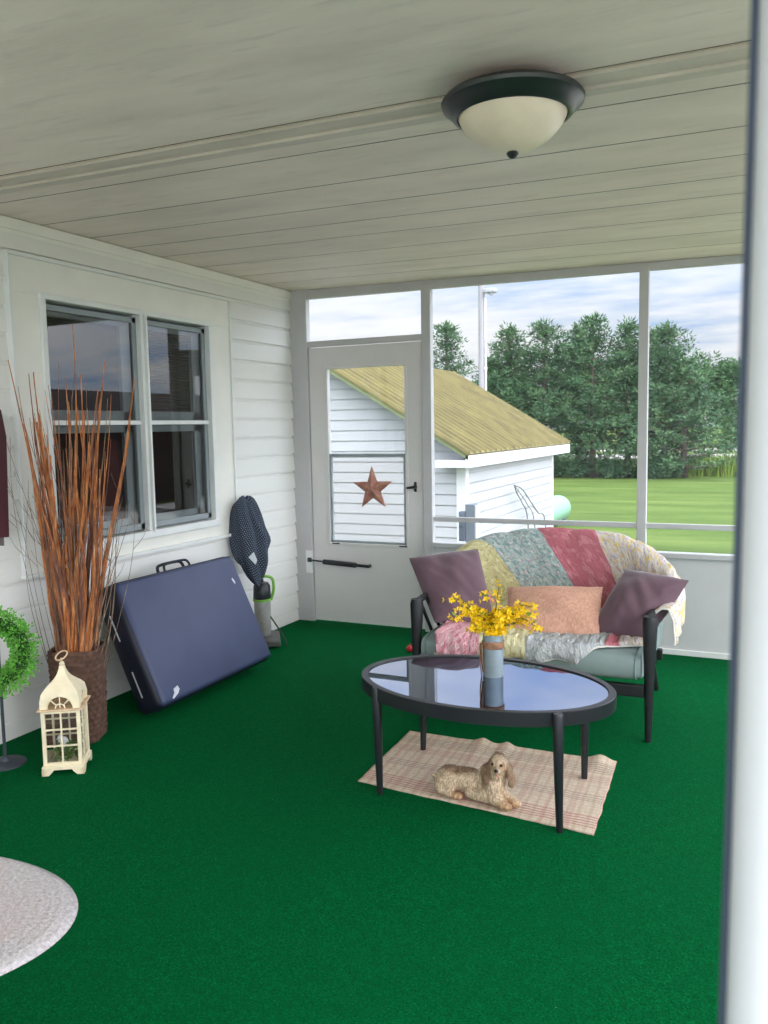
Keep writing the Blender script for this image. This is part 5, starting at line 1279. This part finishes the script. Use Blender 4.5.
nt.l.new(nt.ramp(nt.noise(nt.scaled(v, (70, 70, 6)), 1.5, 3, .7), [(0.3, rgb(188, 136, 116)), (0.7, rgb(220, 174, 150))]), b.inputs['Base Color']); b.inputs['Roughness'].default_value = 0.95
nt.l.new(nt.bump(nt.noise(nt.scaled(v, (60, 60, 8)), 2.0, 2), 0.3, 0.004), b.inputs['Normal'])
pillow('throw_pillow', 'mauve velvet cushion leaning on the left arm of the loveseat', M_purp, [(-1.81, 4.17, 0.735), (-1.475, 4.36, 0.775), (-1.285, 4.06, 0.445), (-1.575, 3.955, 0.440)], 0.080, 3, pin=0.0)
pillow('lumbar_pillow', 'long peach pink rectangular cushion in the middle of the loveseat', M_lin, [(-1.255, 4.19, 0.605), (-0.765, 4.20, 0.637), (-0.735, 3.955, 0.428), (-1.195, 3.94, 0.428)], 0.066, 5)
pillow('throw_pillow', 'mauve velvet cushion leaning on the right arm of the loveseat', M_purp, [(-0.665, 4.26, 0.722), (-0.352, 4.13, 0.705), (-0.525, 3.975, 0.438), (-0.795, 4.03, 0.432)], 0.088, 9, pin=-0.02)

# ------------------------------------------------------------------ dog statue
DC = V((-1.015, 2.985, 0.012)); drot = Matrix.Rotation(math.radians(-2), 4, 'Z')
def dp(x, y, z): return DC + drot @ V((x, y, z))
def rotm(ax, ang): return Matrix.Rotation(math.radians(ang), 4, ax)
bm = BM()
def el(c, r, M=None): ellipsoid(bm, dp(*c), r, 20, 14, M)
def cap(a, b2, r0, r1): 
    for t in [i / 6 for i in range(7)]: ellipsoid(bm, dp(*[a[i] + (b2[i] - a[i]) * t for i in range(3)]), (r0 + (r1 - r0) * t,) * 3, 14, 10)
el((-0.05, 0.010, 0.055), (0.105, 0.050, 0.047)); el((-0.118, 0.006, 0.053), (0.060, 0.052, 0.050)); el((0.055, 0.0, 0.078), (0.060, 0.050, 0.070), rotm('Y', 12))
el((-0.125, -0.036, 0.040), (0.048, 0.026, 0.038)); cap((-0.135, -0.048, 0.018), (-0.070, -0.058, 0.013), 0.017, 0.014); el((-0.062, -0.058, 0.014), (0.020, 0.016, 0.013))
el((-0.172, 0.010, 0.040), (0.020, 0.018, 0.020)); cap((-0.175, 0.0, 0.045), (-0.186, -0.018, 0.062), 0.011, 0.008)
el((0.0820, -0.022, 0.120), (0.040, 0.038, 0.055)); el((0.0960, -0.034, 0.162), (0.034, 0.036, 0.036)); el((0.0940, -0.030, 0.182), (0.027, 0.029, 0.020))
el((0.1040, -0.066, 0.150), (0.0185, 0.026, 0.0165)); el((0.1050, -0.080, 0.151), (0.014, 0.013, 0.012)); el((0.1030, -0.064, 0.135), (0.014, 0.020, 0.009))
el((0.0580, -0.024, 0.130), (0.013, 0.024, 0.052), rotm('Y', 10)); el((0.0500, -0.024, 0.096), (0.016, 0.026, 0.030)); el((0.1350, -0.022, 0.130), (0.012, 0.022, 0.048), rotm('Y', -12)); el((0.1420, -0.022, 0.100), (0.014, 0.023, 0.030))
el((0.0770, -0.035, 0.062), (0.042, 0.036, 0.050)); cap((0.045, -0.040, 0.040), (0.128, -0.070, 0.018), 0.028, 0.019); el((0.136, -0.074, 0.016), (0.026, 0.019, 0.015))
cap((0.075, -0.005, 0.040), (0.150, -0.030, 0.019), 0.028, 0.019); el((0.160, -0.034, 0.017), (0.025, 0.019, 0.016)); cap((-0.02, -0.038, 0.028), (0.05, -0.045, 0.026), 0.022, 0.024)
tmp_me = bpy.data.meshes.new('dog_blocks'); bm.to_mesh(tmp_me); bm.free(); tmp = bpy.data.objects.new('dog_blocks', tmp_me); C.objects.link(tmp)
rm = tmp.modifiers.new('r', 'REMESH'); rm.mode = 'VOXEL'; rm.voxel_size = 0.0036
sm_ = tmp.modifiers.new('s', 'SMOOTH'); sm_.factor = 0.5; sm_.iterations = 6
dg = bpy.context.evaluated_depsgraph_get(); dme = bpy.data.meshes.new_from_object(tmp.evaluated_get(dg)); bpy.data.objects.remove(tmp)
bm = BM(); bm.from_mesh(dme); bm.normal_update()
lay = bm.verts.layers.float_color.new('coat')
cream_, tan_, brown_ = V((0.64, 0.49, 0.33)), V((0.50, 0.26, 0.11)), V((0.20, 0.105, 0.055))
def blob(p, c, r): return max(0.0, 1 - sum(((p[i] - c[i]) / r[i]) ** 2 for i in range(3)))
inv = drot.inverted()
for v_ in bm.verts:
    l = inv @ (v_.co - DC); w_ = 0
    w_ = min(1, 2.2 * max(blob(l, (-0.09, 0.02, 0.105), (0.085, 0.06, 0.045)), blob(l, (0.050, -0.02, 0.112), (0.034, 0.07, 0.080)), blob(l, (0.142, -0.02, 0.115), (0.028, 0.05, 0.07)), 0.4 * blob(l, (0.094, -0.01, 0.195), (0.05, 0.04, 0.03))))
    t_ = min(1, 2 * max(blob(l, (0.14, -0.06, 0.012), (0.05, 0.06, 0.03)), blob(l, (-0.065, -0.058, 0.012), (0.03, 0.03, 0.025)), blob(l, (0.079, -0.052, 0.162), (0.014, 0.03, 0.016)), blob(l, (0.117, -0.054, 0.162), (0.014, 0.03, 0.016))))
    n_ = 0.5 + 0.5 * mnoise.noise(V((l.x * 60, l.y * 60, l.z * 30)))
    c = cream_.lerp(brown_, w_ * (0.55 + 0.45 * n_)).lerp(tan_, t_ * 0.7)
    v_[lay] = (c.x, c.y, c.z, 1)
    furry = 1 if l.z < 0.12 or l.y > -0.03 else 0.25
    strand = mnoise.noise(V((l.x * 130 + 25 * l.z, l.y * 130, l.z * 34)))
    v_.co += v_.normal * 0.0046 * strand * furry
    if v_.co.z < 0.0125: v_.co.z = 0.0125
M_coat, nt, b = new_mat('painted_dog_coat'); at_ = nt.add('ShaderNodeAttribute', attribute_name='coat'); v = nt.coord()
c = nt.mix(nt.ramp(nt.noise(nt.scaled(v, (1, 1, .3)), 190, 3), [(0.42, (0.6, 0.6, 0.6, 1)), (0.6, (0, 0, 0, 1))]), at_.outputs['Color'], rgb(120, 86, 60))
nt.l.new(c, b.inputs['Base Color']); b.inputs['Roughness'].default_value = 0.55
nt.l.new(nt.bump(nt.noise(nt.scaled(v, (1, 1, .35)), 240, 3), 0.5, 0.003), b.inputs['Normal'])
dog = thing('dog_statue', 'small lying cream and brown spaniel statue on the woven rug under the table', 'dog statue', DC)
obj('body', bm, M_coat, dog)
M_nose = mat('dark_nose', rgb(40, 30, 30), 0.3)
bm = BM(); ellipsoid(bm, dp(0.1055, -0.093, 0.156), (0.0085, 0.006, 0.0068), 16, 12); obj('nose', bm, M_nose, dog)
for x in (0.0815, 0.116):
    bm = BM(); ellipsoid(bm, dp(x, -0.0655, 0.169), (0.0052, 0.0045, 0.0052), 14, 10); obj('eye', bm, mat('dark_eye', rgb(34, 22, 18), 0.15), dog)
bm = BM(); ellipsoid(bm, dp(0.1045, -0.081, 0.133), (0.0065, 0.008, 0.0045), 14, 10); obj('tongue', bm, mat('pink_tongue', rgb(206, 128, 118), 0.5), dog)



# ------------------------------------------------------------------ render look
sc = bpy.context.scene
sc.view_settings.view_transform = 'Standard'; sc.view_settings.look = 'None'
sc.view_settings.gamma = 1.0; sc.view_settings.use_curve_mapping = False
sc.view_settings.exposure = 0.0
sc.cycles.max_bounces = 10; sc.cycles.diffuse_bounces = 6; sc.cycles.glossy_bounces = 5
sc.cycles.transparent_max_bounces = 40; sc.cycles.transmission_bounces = 8
sc.cycles.caustics_reflective = False; sc.cycles.caustics_refractive = False
sc.cycles.use_denoising = True
sc.cycles.sample_clamp_indirect = 6.0
